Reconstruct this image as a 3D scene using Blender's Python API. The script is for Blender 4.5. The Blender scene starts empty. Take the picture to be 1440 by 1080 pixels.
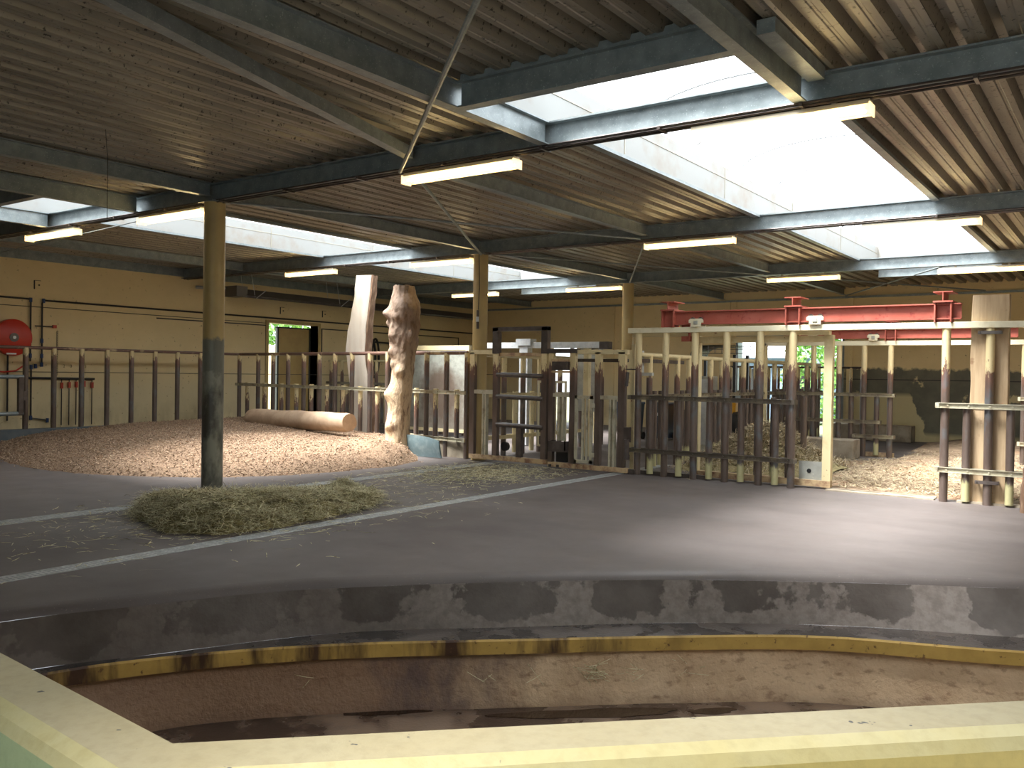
import bpy, math, random
from math import sin, cos, pi, radians, sqrt, atan2
from mathutils import Vector, Matrix, noise as mnoise
random.seed(7)
C = bpy.context.scene.collection
sc = bpy.context.scene

# ------------------------------------------------------------------ materials
def lin(c):
    return tuple(c) + (1.0,)

class NB:
    def __init__(s, name):
        s.m = bpy.data.materials.new(name); s.m.use_nodes = True
        s.t = s.m.node_tree; s.t.nodes.clear()
        s.out = s.t.nodes.new('ShaderNodeOutputMaterial')
        s.geo = s.t.nodes.new('ShaderNodeNewGeometry')
        s.sep = s.t.nodes.new('ShaderNodeSeparateXYZ'); s.t.links.new(s.geo.outputs['Position'], s.sep.inputs[0])
    def n(s, t, **k):
        q = s.t.nodes.new(t)
        for a, b in k.items(): setattr(q, a, b)
        return q
    def l(s, a, b): s.t.links.new(a, b)
    def noise(s, scale, stretch=(1, 1, 1), det=4, rough=.6, off=0):
        mp = s.n('ShaderNodeMapping'); mp.inputs['Scale'].default_value = [scale*q for q in stretch]
        mp.inputs['Location'].default_value = (off, off*.7, off*.3)
        s.l(s.geo.outputs['Position'], mp.inputs[0])
        nz = s.n('ShaderNodeTexNoise'); nz.inputs['Scale'].default_value = 1; nz.inputs['Detail'].default_value = det
        nz.inputs['Roughness'].default_value = rough
        s.l(mp.outputs[0], nz.inputs['Vector']); return nz.outputs[0]
    def ramp(s, v, lo, hi):
        r = s.n('ShaderNodeMapRange'); r.inputs[1].default_value = lo; r.inputs[2].default_value = hi; r.clamp = True
        s.l(v, r.inputs[0]); return r.outputs[0]
    def math(s, op, a, b=None):
        q = s.n('ShaderNodeMath', operation=op)
        for i, v in enumerate((a, b)):
            if v is None: continue
            if hasattr(v, 'links'): s.l(v, q.inputs[i])
            else: q.inputs[i].default_value = v
        return q.outputs[0]
    def mix(s, f, a, b):
        q = s.n('ShaderNodeMix', data_type='RGBA')
        for i, v in ((0, f), (6, a), (7, b)):
            if hasattr(v, 'links'): s.l(v, q.inputs[i])
            else: q.inputs[i].default_value = v if i == 0 else (lin(v) if len(v) == 3 else v)
        return q.outputs[2]
    def finish(s, col, rough=.6, metal=0, bump=None, spec=.5, bdist=.01, coat=0):
        p = s.n('ShaderNodeBsdfPrincipled')
        if hasattr(col, 'links'): s.l(col, p.inputs['Base Color'])
        else: p.inputs['Base Color'].default_value = lin(col)
        if hasattr(rough, 'links'): s.l(rough, p.inputs['Roughness'])
        else: p.inputs['Roughness'].default_value = rough
        p.inputs['Metallic'].default_value = metal
        p.inputs['Specular IOR Level'].default_value = spec
        if bump is not None:
            b = s.n('ShaderNodeBump'); b.inputs['Strength'].default_value = bump[1]; b.inputs['Distance'].default_value = bdist
            s.l(bump[0], b.inputs['Height']); s.l(b.outputs[0], p.inputs['Normal'])
        s.l(p.outputs[0], s.out.inputs[0]); return s.m

def simple(name, col, rough=.6, metal=0, col2=None, scale=8, lo=.4, hi=.65, stretch=(1, 1, 1), bump=0, bs=40, spec=.5, col3=None, s3=60, lo3=.6, hi3=.7):
    b = NB(name); c = col
    if col2: c = b.mix(b.ramp(b.noise(scale, stretch), lo, hi), col, col2)
    if col3: c = b.mix(b.ramp(b.noise(s3, (1, 1, 1), 3, off=5), lo3, hi3), c, col3)
    bp = (b.noise(bs, stretch, 5), bump) if bump else None
    return b.finish(c, rough, metal, bp, spec)

M = {}
M['galv'] = simple('galvanised_steel', (.20, .235, .245), .42, .35, (.30, .34, .36), 7, .35, .7, col3=(.42, .47, .5), s3=55, lo3=.62, hi3=.7)
M['galv_bright'] = simple('bright_galvanised', (.62, .65, .67), .38, .5, (.5, .53, .56), 9)
M['deck'] = simple('corrugated_roof_metal', (.32, .29, .235), .4, .3, (.225, .20, .16), 1.6, .35, .65, (1, .35, 1), col3=(.05, .042, .033), s3=20, lo3=.60, hi3=.68)
M['white_panel'] = simple('white_curb_lining', (.34, .35, .345), .55, 0, (.30, .26, .21), 1.7, .5, .75)
def glazing():
    b = NB('opal_skylight_sheet')
    t = b.n('ShaderNodeBsdfTransparent'); t.inputs[0].default_value = (.93, .96, .98, 1)
    d = b.n('ShaderNodeBsdfTranslucent'); d.inputs[0].default_value = (.9, .93, .95, 1)
    m = b.n('ShaderNodeMixShader'); m.inputs[0].default_value = .25
    b.l(t.outputs[0], m.inputs[1]); b.l(d.outputs[0], m.inputs[2]); b.l(m.outputs[0], b.out.inputs[0]); return b.m
M['glazing'] = glazing()
def paneglass():
    b = NB('clear_pane')
    t = b.n('ShaderNodeBsdfTransparent'); t.inputs[0].default_value = (.9, .95, .93, 1)
    g_ = b.n('ShaderNodeBsdfGlossy'); g_.inputs[1].default_value = .02
    m = b.n('ShaderNodeMixShader'); m.inputs[0].default_value = .08
    b.l(t.outputs[0], m.inputs[1]); b.l(g_.outputs[0], m.inputs[2]); b.l(m.outputs[0], b.out.inputs[0]); return b.m
M['pane_glass'] = paneglass()
def emis(name, c, s):
    b = NB(name); e = b.n('ShaderNodeEmission'); e.inputs[0].default_value = lin(c); e.inputs[1].default_value = s
    b.l(e.outputs[0], b.out.inputs[0]); return b.m
M['tube'] = emis('lit_fluorescent_tube', (1, .82, .5), 38)
def lampcover():
    b = NB('lamp_cover')
    p = b.n('ShaderNodeBsdfPrincipled'); p.inputs['Base Color'].default_value = (.8, .62, .3, 1); p.inputs['Roughness'].default_value = .35
    p.inputs['Emission Color'].default_value = (1, .80, .44, 1); p.inputs['Emission Strength'].default_value = 2.0
    t = b.n('ShaderNodeBsdfTransparent'); t.inputs[0].default_value = (1, .93, .75, 1)
    m = b.n('ShaderNodeMixShader'); m.inputs[0].default_value = .45
    b.l(t.outputs[0], m.inputs[1]); b.l(p.outputs[0], m.inputs[2]); b.l(m.outputs[0], b.out.inputs[0]); return b.m
M['cover'] = lampcover()
M['lampbase'] = simple('lamp_housing', (.45, .42, .34), .5)

def wallmat(name, extra=None):
    b = NB(name)
    c = b.mix(b.ramp(b.noise(.9, (1, 1, 1.4)), .35, .7), (.79, .63, .35), (.71, .56, .30))
    low = b.ramp(b.math('ADD', b.sep.outputs[2], b.math('MULTIPLY', b.noise(1.3), .9)), 2.3, 1.5)
    c = b.mix(b.math('MULTIPLY', low, .75), c, (.66, .57, .36))
    grime = b.math('MULTIPLY', b.ramp(b.math('ADD', b.sep.outputs[2], b.math('MULTIPLY', b.noise(2.2, off=3), .8)), 1.35, .9), b.ramp(b.noise(1.4, (1, 1, .5), off=9), .45, .7))
    c = b.mix(b.math('MULTIPLY', grime, .6), c, (.22, .15, .07))
    c = b.mix(b.ramp(b.noise(11, (1, 1, 1), off=2), .66, .72), c, (.33, .25, .14))
    if extra: c = extra(b, c)
    return b.finish(c, .6, 0, (b.noise(9), .15))
M['wall'] = wallmat('ochre_painted_wall')
def patch(b, c):
    n1 = b.math('MULTIPLY', b.noise(1.1, off=4, det=6), 1.3)
    up = b.ramp(b.math('ADD', b.sep.outputs[2], b.math('MULTIPLY', b.noise(3.5, det=6), .45)), 2.30, 2.22)
    xl = b.ramp(b.math('ADD', b.sep.outputs[0], b.math('MULTIPLY', b.noise(2.2, off=8), 1.0)), -6.9, -6.4)
    lowx = b.ramp(b.math('SUBTRACT', b.sep.outputs[2], b.math('MULTIPLY', b.ramp(b.math('ADD', b.sep.outputs[0], n1), -4.1, -4.5), 1.1)), .15, .28)
    f = b.math('MULTIPLY', b.math('MULTIPLY', up, xl), lowx)
    hole = b.ramp(b.noise(1.6, off=12, det=5), .66, .62)
    f = b.math('MULTIPLY', f, hole)
    lite = b.math('MULTIPLY', xl, b.ramp(b.sep.outputs[2], 1.9, 1.5))
    c = b.mix(b.math('MULTIPLY', lite, .7), c, (.50, .44, .24))
    tone = b.mix(b.ramp(b.noise(2.5, off=1), .4, .65), (.085, .088, .07), (.13, .13, .10))
    return b.mix(b.math('MULTIPLY', f, .93), c, tone)
M['wall_back'] = wallmat('ochre_wall_with_grey_patches', patch)

def worn(name, ztop, pale=(.70, .58, .33), zlow=None, brown=(.105, .075, .062), amp=.35, steel=True):
    """cream paint left at the top of the bars, rubbed to dark brown steel below"""
    b = NB(name)
    nz = b.math('MULTIPLY', b.noise(22, (1, 1, .28), 5, .7), amp)
    f = b.ramp(b.math('ADD', b.sep.outputs[2], nz), ztop+amp*.5-.03, ztop+amp*.5+.03)
    rust = b.ramp(b.math('ADD', b.sep.outputs[2], nz), ztop+amp*.5-.35, ztop+amp*.5-.02)
    br = b.mix(b.ramp(b.noise(9, (1, 1, .3), off=3), .4, .7), brown, (.15, .115, .10))
    if steel: br = b.mix(b.ramp(b.noise(3.1, (1, 1, .6), off=7), .55, .7), br, (.13, .145, .16))
    br = b.mix(b.math('MULTIPLY', rust, .55), br, (.24, .10, .065))
    cr = b.mix(b.ramp(b.noise(14, off=1), .6, .75), pale, tuple(q*.75 for q in pale))
    c = b.mix(f, br, cr)
    if zlow is not None:
        g = b.ramp(b.math('ADD', b.sep.outputs[2], b.math('MULTIPLY', b.noise(26, (1, 1, .3), off=5), .3)), zlow+.17, zlow+.1)
        c = b.mix(g, c, (.52, .49, .27))
    rg = b.math('ADD', b.math('MULTIPLY', f, .25), .3)
    return b.finish(c, rg, .2, (b.noise(60), .06), spec=.7)
M['worn_left'] = worn('worn_bar_left', 1.99, amp=.6)
M['worn_right'] = worn('worn_bar_right', 1.90, amp=1.0)
M['short_right'] = worn('worn_short_right', 5.0, zlow=.33)
M['short_left'] = worn('worn_short_left', 1.05, amp=1.3)
M['worn_back'] = worn('worn_bar_back', 1.72, amp=.5)
M['worn_gate'] = worn('worn_gate_bar', 1.88, amp=1.0, steel=False)
M['rail_brown'] = simple('rubbed_brown_rail', (.17, .10, .08), .3, .15, (.55, .42, .27), 2.2, .56, .66, (1, 1, 1))
M['channel'] = simple('channel_rail', (.34, .30, .21), .4, .2, (.16, .13, .10), 3, .4, .6)
M['channel_dark'] = simple('dark_channel_rail', (.13, .11, .09), .3, .3, (.25, .21, .15), 4, .5, .65)
M['channel_pale'] = simple('pale_channel_rail', (.50, .47, .36), .4, .2, (.3, .25, .17), 5, .5, .68)
M['cream'] = simple('cream_steel', (.68, .58, .35), .45, 0, (.55, .45, .25), 4, .5, .7, col3=(.25, .12, .07), s3=14, lo3=.68, hi3=.72)
M['cream_white'] = simple('pale_cream_steel', (.74, .68, .50), .4, 0, (.6, .52, .34), 5, .55, .75)
M['cream_rust'] = simple('rust_stained_cream', (.52, .38, .22), .6, 0, (.25, .13, .08), 7, .45, .65)
M['dark_steel'] = simple('dark_brown_steel', (.075, .06, .055), .3, .25, (.13, .11, .10), 5, .45, .7)
M['black'] = simple('black_plastic', (.015, .016, .018), .4)
M['blackpipe'] = simple('dark_pipe', (.03, .026, .024), .5)
M['blue_fit'] = simple('blue_pipe_fitting', (.03, .06, .16), .45)
M['red_valve'] = simple('red_valve', (.45, .05, .03), .5)
M['red_steel'] = simple('red_oxide_steel', (.37, .092, .062), .5, 0, (.43, .125, .09), 3, .45, .7, col3=(.25, .035, .03), s3=9, lo3=.6, hi3=.72)
M['red_reel'] = simple('fire_red_enamel', (.55, .035, .015), .38)
M['white'] = simple('white_enamel', (.75, .75, .72), .4)
M['concrete'] = simple('weathered_concrete', (.36, .31, .24), .8, 0, (.22, .18, .13), 3, .4, .65, bump=.3)
M['kerb'] = simple('blue_grey_kerb', (.075, .095, .11), .6, 0, (.11, .125, .135), 5)
M['sheet'] = simple('zinc_sheet', (.46, .47, .43), .45, .35, (.36, .36, .33), 5, .4, .65, col3=(.58, .58, .5), s3=18, lo3=.62, hi3=.72)
def sheetstain():
    b = NB('stained_zinc_sheet')
    c = b.mix(b.ramp(b.noise(7), .4, .65), (.36, .37, .33), (.26, .27, .24))
    dx = b.math('DIVIDE', b.math('ADD', b.sep.outputs[0], 14.35), .8); dz = b.math('DIVIDE', b.math('SUBTRACT', b.sep.outputs[2], 1.2), .75)
    r = b.math('ADD', b.math('ADD', b.math('MULTIPLY', dx, dx), b.math('MULTIPLY', dz, dz)), b.math('MULTIPLY', b.noise(4, det=6), 1.4))
    c = b.mix(b.math('MULTIPLY', b.ramp(r, 1.9, 1.1), .85), c, (.10, .06, .04))
    c = b.mix(b.math('MULTIPLY', b.ramp(b.sep.outputs[2], 1.2, .5), .6), c, (.17, .12, .09))
    return b.finish(c, .5, .2)
M['sheet_stain'] = sheetstain()
M['wood'] = simple('weathered_plank', (.50, .37, .23), .75, 0, (.40, .28, .165), 5, .4, .65, (3, 3, .25), bump=.35, bs=30, col3=(.25, .15, .08), s3=5, lo3=.66, hi3=.75)
M['bark'] = simple('dark_bark', (.16, .09, .055), .9, 0, (.30, .20, .13), 9, .45, .65, (1, 1, .4), bump=.8, bs=26)
M['logwood'] = simple('rubbed_log', (.47, .34, .235), .7, 0, (.36, .25, .17), 4, .4, .65, bump=.35, bs=14)
M['palewood'] = simple('bleached_slab', (.82, .75, .66), .7, 0, (.72, .62, .52), 4, .45, .7, (2, 2, .3), bump=.25, bs=18)
def trunkmat():
    b = NB('gnarled_trunk_wood')
    z = b.math('ADD', b.sep.outputs[2], b.math('MULTIPLY', b.noise(2.5), 1.2))
    c = b.mix(b.ramp(z, 2.1, 3.0), (.58, .44, .29), (.27, .19, .14))
    c = b.mix(b.ramp(b.noise(12, (1, 1, .35), 6), .5, .68), c, (.18, .11, .07))
    return b.finish(c, .8, 0, (b.noise(28, (1, 1, .5), 6), .7), bdist=.03)
M['trunk'] = trunkmat()
def floormat():
    b = NB('rubbery_floor_coating')
    c = b.mix(b.ramp(b.noise(.55, det=5), .35, .68), (.100, .083, .079), (.122, .104, .100))
    c = b.mix(b.math('MULTIPLY', b.ramp(b.noise(1.3, (.35, 1, 1), off=6, det=6), .5, .75), .6), c, (.068, .056, .054))
    c = b.mix(b.ramp(b.noise(90, det=2), .68, .74), c, (.30, .26, .22))
    c = b.mix(b.ramp(b.noise(45, det=2, off=3), .70, .75), c, (.07, .055, .05))
    rg = b.math('ADD', b.math('MULTIPLY', b.ramp(b.noise(.8, off=11), .35, .65), .2), .55)
    return b.finish(c, rg, 0, (b.noise(120, det=3), .12))
M['floor'] = floormat()
def moatwall():
    b = NB('moat_step_render')
    # repaired dark panels between worn pale bands along the curve
    ang = b.math('ADD', b.sep.outputs[0], b.math('MULTIPLY', b.sep.outputs[1], .9))
    cmb = b.n('ShaderNodeCombineXYZ'); b.l(ang, cmb.inputs[0]); b.l(b.math('MULTIPLY', b.sep.outputs[2], .55), cmb.inputs[2])
    nz = b.n('ShaderNodeTexNoise'); nz.inputs['Scale'].default_value = 1.35; nz.inputs['Detail'].default_value = 2.5; b.l(cmb.outputs[0], nz.inputs['Vector'])
    w = b.math('SINE', b.math('MULTIPLY', ang, 4.3))
    fine = b.noise(8, det=6)
    v = b.math('ADD', b.math('MULTIPLY', w, .16), b.math('ADD', b.math('MULTIPLY', nz.outputs[0], .8), b.math('MULTIPLY', fine, .45)))
    low = b.ramp(b.sep.outputs[2], -.30, -.43)
    v = b.math('ADD', v, b.math('MULTIPLY', low, .28))
    f = b.ramp(v, .66, .70)
    dark = b.mix(b.ramp(b.noise(2.4, off=2), .4, .65), (.085, .07, .062), (.14, .12, .11))
    pale = b.mix(b.ramp(b.noise(14, off=4, det=6), .4, .65), (.27, .235, .215), (.19, .16, .145))
    lf = b.ramp(b.sep.outputs[0], -5.6, -4.6)
    c = b.mix(b.math('MULTIPLY', f, b.math('ADD', b.math('MULTIPLY', lf, .65), .35)), dark, pale)
    return b.finish(c, .5, 0, (b.noise(30, det=6), .35))
M['moat_step'] = moatwall()
def ledgemat():
    b = NB('wet_ledge')
    wet = b.ramp(b.noise(2.2, (1, 1, 1), 5), .42, .55)
    c = b.mix(wet, (.11, .09, .08), (.05, .043, .04))
    return b.finish(c, b.math('SUBTRACT', .55, b.math('MULTIPLY', wet, .4)), 0, (b.noise(35, det=6), .5))
M['ledge'] = ledgemat()
def lipmat():
    b = NB('yellow_moat_lip')
    c = b.mix(b.ramp(b.noise(5, det=5), .4, .65), (.55, .36, .10), (.45, .29, .075))
    st = b.math('MULTIPLY', b.ramp(b.noise(3.2, (1, 1, .2), 5, off=4), .46, .6), b.ramp(b.sep.outputs[0], -2.9, -3.7))
    c = b.mix(st, c, (.06, .028, .015))
    c = b.mix(b.ramp(b.noise(20, off=5), .62, .7), c, (.15, .08, .03))
    return b.finish(c, .45, 0, (b.noise(25), .25))
M['lip'] = lipmat()
def lowmat():
    b = NB('moat_wall_render')
    c = b.mix(b.ramp(b.noise(2.2, det=6), .38, .65), (.66, .48, .31), (.52, .36, .22))
    c = b.mix(b.math('MULTIPLY', b.ramp(b.noise(9, (1, 1, 2), off=4, det=6), .55, .68), .6), c, (.22, .12, .065))
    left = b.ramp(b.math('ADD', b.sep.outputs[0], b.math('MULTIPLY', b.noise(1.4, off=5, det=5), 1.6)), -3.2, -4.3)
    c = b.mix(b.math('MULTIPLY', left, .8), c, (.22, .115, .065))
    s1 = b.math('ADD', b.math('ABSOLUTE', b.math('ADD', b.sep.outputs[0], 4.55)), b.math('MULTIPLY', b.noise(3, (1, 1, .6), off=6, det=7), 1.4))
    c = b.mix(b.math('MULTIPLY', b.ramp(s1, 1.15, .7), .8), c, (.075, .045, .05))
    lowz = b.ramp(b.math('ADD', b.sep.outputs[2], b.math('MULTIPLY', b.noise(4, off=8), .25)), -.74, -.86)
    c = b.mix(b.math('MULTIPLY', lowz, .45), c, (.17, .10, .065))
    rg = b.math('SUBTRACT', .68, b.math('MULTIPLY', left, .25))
    return b.finish(c, rg, 0, (b.noise(22, det=7), .8), bdist=.02)
M['moat_low'] = lowmat()
def moatfloor():
    b = NB('damp_moat_floor')
    wet = b.ramp(b.noise(1.7, det=5), .40, .55)
    c = b.mix(wet, (.26, .18, .13), (.07, .045, .035))
    return b.finish(c, b.math('SUBTRACT', .55, b.math('MULTIPLY', wet, .4)), 0, (b.noise(40, det=5), .5))
M['moat_floor'] = moatfloor()
M['water'] = simple('dark_puddle_water', (.028, .013, .007), .04)
def parmat(name, c1, c2, spots=True):
    b = NB(name)
    c = b.mix(b.ramp(b.noise(1.6, det=5), .35, .7), c1, c2)
    c = b.mix(b.math('MULTIPLY', b.ramp(b.noise(28, det=4), .45, .7), .35), c, tuple(q*.7 for q in c1))
    if spots: c = b.mix(b.ramp(b.noise(17, off=9, det=3), .70, .72), c, (.06, .06, .06))
    return b.finish(c, .5, 0, (b.noise(50), .12))
M['par_top'] = parmat('parapet_top_paint', (.34, .285, .17), (.38, .335, .225))
M['par_bevel'] = parmat('parapet_bevel_paint', (.40, .33, .14), (.40, .365, .22))
M['par_face'] = parmat('parapet_face_paint', (.46, .38, .14), (.52, .42, .15), False)
M['par_green'] = parmat('parapet_green_paint', (.30, .36, .20), (.34, .40, .24), False)
def mulchmat():
    b = NB('wood_chip_mulch')
    c = b.mix(b.ramp(b.noise(30, det=5), .35, .65), (.20, .12, .075), (.36, .25, .16))
    c = b.mix(b.ramp(b.noise(16, off=4, det=6), .55, .72), c, (.09, .05, .03))
    return b.finish(c, .9, 0, (b.noise(26, det=6), 1), bdist=.05)
M['mulch'] = mulchmat()
def chipmat(name, a, bb, cc, sc_=19):
    b = NB(name)
    r = b.n('ShaderNodeObjectInfo')
    c = b.mix(b.ramp(b.noise(sc_, det=1), .35, .65), a, bb)
    c = b.mix(b.ramp(b.noise(sc_*1.7, det=1, off=3), .56, .62), c, cc)
    return b.finish(c, .85)
M['chips'] = chipmat('wood_chips', (.28, .17, .105), (.52, .385, .27), (.12, .07, .045))
M['hay'] = chipmat('hay_strands', (.52, .48, .29), (.74, .70, .48), (.28, .22, .11), 16)
M['hay_core'] = simple('hay_core', (.22, .18, .08), .95, 0, (.34, .29, .14), 14, .4, .6, bump=1, bs=30)
M['straw'] = chipmat('straw_strands', (.36, .29, .18), (.50, .42, .28), (.19, .14, .085), 12)
M['straw_bed'] = simple('straw_bedding', (.26, .185, .12), .95, 0, (.16, .11, .07), 9, .4, .6, bump=1, bs=30, col3=(.48, .26, .14), s3=.8, lo3=.55, hi3=.75)
M['grate'] = simple('drain_grate_steel', (.50, .52, .53), .5, 0, (.30, .31, .31), 9, .4, .6)
M['heater'] = simple('heater_steel', (.14, .125, .115), .45, .3)
M['blueplate'] = simple('blue_grey_plate', (.16, .24, .27), .5, .1, (.25, .33, .36), 7, .45, .7)
M['bin'] = simple('navy_bin_plastic', (.02, .032, .055), .45)
M['yellow'] = simple('machine_yellow', (.75, .38, .02), .45)
M['rubber'] = simple('tyre_rubber', (.02, .02, .02), .8)
M['leaf'] = chipmat('leaves', (.10, .26, .05), (.22, .42, .10), (.05, .14, .03), 6)
M['stem'] = simple('tree_bark', (.14, .10, .07), .9)
M['grass'] = simple('outdoor_ground', (.20, .20, .15), .9, 0, (.14, .17, .09), 2)
M['bluewall'] = simple('blue_grey_cladding', (.16, .24, .36), .6)
M['rooftile'] = simple('pale_roof_tiles', (.60, .64, .70), .6, 0, (.45, .49, .56), 6)
M['doorpaint'] = simple('ochre_door_paint', (.50, .36, .14), .5, 0, (.44, .31, .12), 3)
M['green_door'] = simple('dark_frame', (.03, .035, .03), .5)

def colmat():
    b = NB('support_column_paint')
    c = b.mix(b.ramp(b.noise(3), .4, .7), (.50, .37, .16), (.44, .32, .14))
    nz = b.math('MULTIPLY', b.noise(6, (1, 1, .6), 5, .6), .45)
    f = b.ramp(b.math('ADD', b.sep.outputs[2], nz), 2.42, 2.36)
    f2 = b.ramp(b.math('ADD', b.sep.outputs[2], b.math('MULTIPLY', b.noise(7, off=5), .5)), 1.95, 1.9)
    fy = b.ramp(b.sep.outputs[1], 9.0, 8.9)
    g = b.mix(b.ramp(b.noise(5, (1, 1, .4), off=2), .45, .65), (.15, .15, .125), (.21, .21, .175))
    g2 = b.mix(b.ramp(b.noise(3.3, (1, 1, .5), off=3, det=5), .45, .62), (.07, .065, .055), (.27, .27, .225))
    lo = b.mix(f2, g, g2)
    c = b.mix(b.math('MULTIPLY', f, fy), c, lo)
    return b.finish(c, .4, 0, (b.noise(18), .1))
M['column'] = colmat()

# ------------------------------------------------------------------ mesh helpers
class MB:
    def __init__(s): s.v = []; s.f = []
    def add(s, vs, fs):
        o = len(s.v); s.v += [tuple(p) for p in vs]; s.f += [tuple(i+o for i in f) for f in fs]; return s
    def box(s, x0, x1, y0, y1, z0, z1):
        v = [(x, y, z) for z in (z0, z1) for y in (y0, y1) for x in (x0, x1)]
        return s.add(v, [(0, 2, 3, 1), (4, 5, 7, 6), (0, 1, 5, 4), (2, 6, 7, 3), (0, 4, 6, 2), (1, 3, 7, 5)])
    def bar(s, p0, p1, w, h, up=(0, 0, 1)):
        p0, p1 = Vector(p0), Vector(p1); d = (p1-p0).normalized(); u = Vector(up)
        if abs(d.dot(u)) > .95: u = Vector((0, 1, 0))
        r = d.cross(u).normalized(); u = r.cross(d)
        v = []
        for p in (p0, p1):
            for a, b in ((-1, -1), (1, -1), (1, 1), (-1, 1)): v.append(p+r*(a*w/2)+u*(b*h/2))
        return s.add(v, [(3, 2, 1, 0), (4, 5, 6, 7), (0, 1, 5, 4), (1, 2, 6, 5), (2, 3, 7, 6), (3, 0, 4, 7)])
    def prism(s, poly, p0, p1, up=(0, 0, 1)):
        """extrude a 2D outline (right, up) from p0 to p1"""
        p0, p1 = Vector(p0), Vector(p1); d = (p1-p0).normalized(); u = Vector(up); r = d.cross(u).normalized(); u = r.cross(d)
        n = len(poly); v = [p+r*a+u*b for p in (p0, p1) for a, b in poly]
        fs = [(i, (i+1) % n, n+(i+1) % n, n+i) for i in range(n)]+[tuple(range(n-1, -1, -1)), tuple(range(n, 2*n))]
        return s.add(v, fs)
    def ibeam(s, p0, p1, w, h, t=.012, tf=.016):
        a = w/2; b = h/2
        poly = [(-a, -b), (a, -b), (a, -b+tf), (t/2, -b+tf), (t/2, b-tf), (a, b-tf), (a, b), (-a, b), (-a, b-tf), (-t/2, b-tf), (-t/2, -b+tf), (-a, -b+tf)]
        return s.prism(poly, p0, p1)
    def tube(s, pts, r, n=10, cap=True, rr=None):
        pts = [Vector(p) for p in pts]; v = []; f = []; pr = None
        for i, p in enumerate(pts):
            d = (pts[min(i+1, len(pts)-1)]-pts[max(i-1, 0)]).normalized()
            if pr is None:
                u = Vector((0, 0, 1)) if abs(d.z) < .9 else Vector((1, 0, 0)); pr = d.cross(u).normalized()
            pr = (pr-d*pr.dot(d)).normalized(); q = d.cross(pr)
            R = rr[i] if rr else r
            v += [p+pr*(R*cos(2*pi*k/n))+q*(R*sin(2*pi*k/n)) for k in range(n)]
        for i in range(len(pts)-1):
            for k in range(n): f.append((i*n+k, i*n+(k+1) % n, (i+1)*n+(k+1) % n, (i+1)*n+k))
        if cap: f += [tuple(range(n-1, -1, -1)), tuple(range((len(pts)-1)*n, len(pts)*n))]
        return s.add(v, f)
    def grid(s, rows, closed=False):
        n = len(rows[0]); v = [p for r in rows for p in r]; f = []
        for i in range(len(rows)-1):
            for k in range(n if closed else n-1): f.append((i*n+k, i*n+(k+1) % n, (i+1)*n+(k+1) % n, (i+1)*n+k))
        return s.add(v, f)

WL = {}
def link(o, parent=None, loc=(0, 0, 0)):
    C.objects.link(o)
    WL[o.name] = Vector(loc)
    if parent is not None:
        o.parent = parent; o.location = Vector(loc)-WL[parent.name]
    else: o.location = loc
    return o
def build(name, mb, mat, parent=None, smooth=False, bevel=0, label=None):
    vs = mb.v
    if parent is not None: loc = WL[parent.name]
    else:
        xs = [p[0] for p in vs]; ys = [p[1] for p in vs]; zs = [p[2] for p in vs]
        loc = Vector(((min(xs)+max(xs))/2, (min(ys)+max(ys))/2, min(zs)))
    me = bpy.data.meshes.new(name)
    me.from_pydata([(p[0]-loc.x, p[1]-loc.y, p[2]-loc.z) for p in vs], [], mb.f); me.update()
    me.materials.append(M[mat] if isinstance(mat, str) else mat)
    if smooth:
        for p in me.polygons: p.use_smooth = True
        if smooth == 'auto':
            try: me.set_sharp_from_angle(angle=radians(40))
            except Exception: pass
    o = bpy.data.objects.new(name, me); link(o, parent, loc)
    if bevel:
        b = o.modifiers.new('bevel', 'BEVEL'); b.width = bevel; b.segments = 2; b.limit_method = 'ANGLE'
    if label: o['label'] = label
    return o
def tag(o, label, cat=None, group=None, kind=None):
    if label: o['label'] = label
    if cat: o['category'] = cat
    if group: o['group'] = group
    if kind: o['kind'] = kind
    return o
def thing(name, label, cat, loc=(0, 0, 0), group=None, kind=None):
    o = bpy.data.objects.new(name, None); o.empty_display_size = .2; link(o, None, loc)
    return tag(o, label, cat, group, kind)
def struct(name, mb, mat, parent=None, **k):
    o = build(name, mb, mat, parent, **k)
    if parent is None: o['kind'] = 'structure'
    return o
def dup(root, loc, label, group=None):
    r = root.copy(); C.objects.link(r); r.location = loc; WL[r.name] = Vector(loc)
    r['label'] = label
    if group: r['group'] = group
    for ch in list(root.children):
        c = ch.copy(); C.objects.link(c); c.parent = r
        for g in list(ch.children):
            q = g.copy(); C.objects.link(q); q.parent = c
    return r

# ------------------------------------------------------------------ grid of the hall (metres)
YB = [1.52, 7.755, 13.99, 20.23, 26.45]      # roof beams, running left to right
XP = [-10.8, -7.1]                            # roof purlins, running to the back
SKY = [(-15.3, -12.7), (-5.05, -2.5), (5.2, 7.75)]
XL, XR, YF, YK = -20.8, 9.0, -4.0, 26.7
ZB0, ZB1 = 4.13, 4.38
SY0, SY1 = 6.34, 21.75

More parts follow.
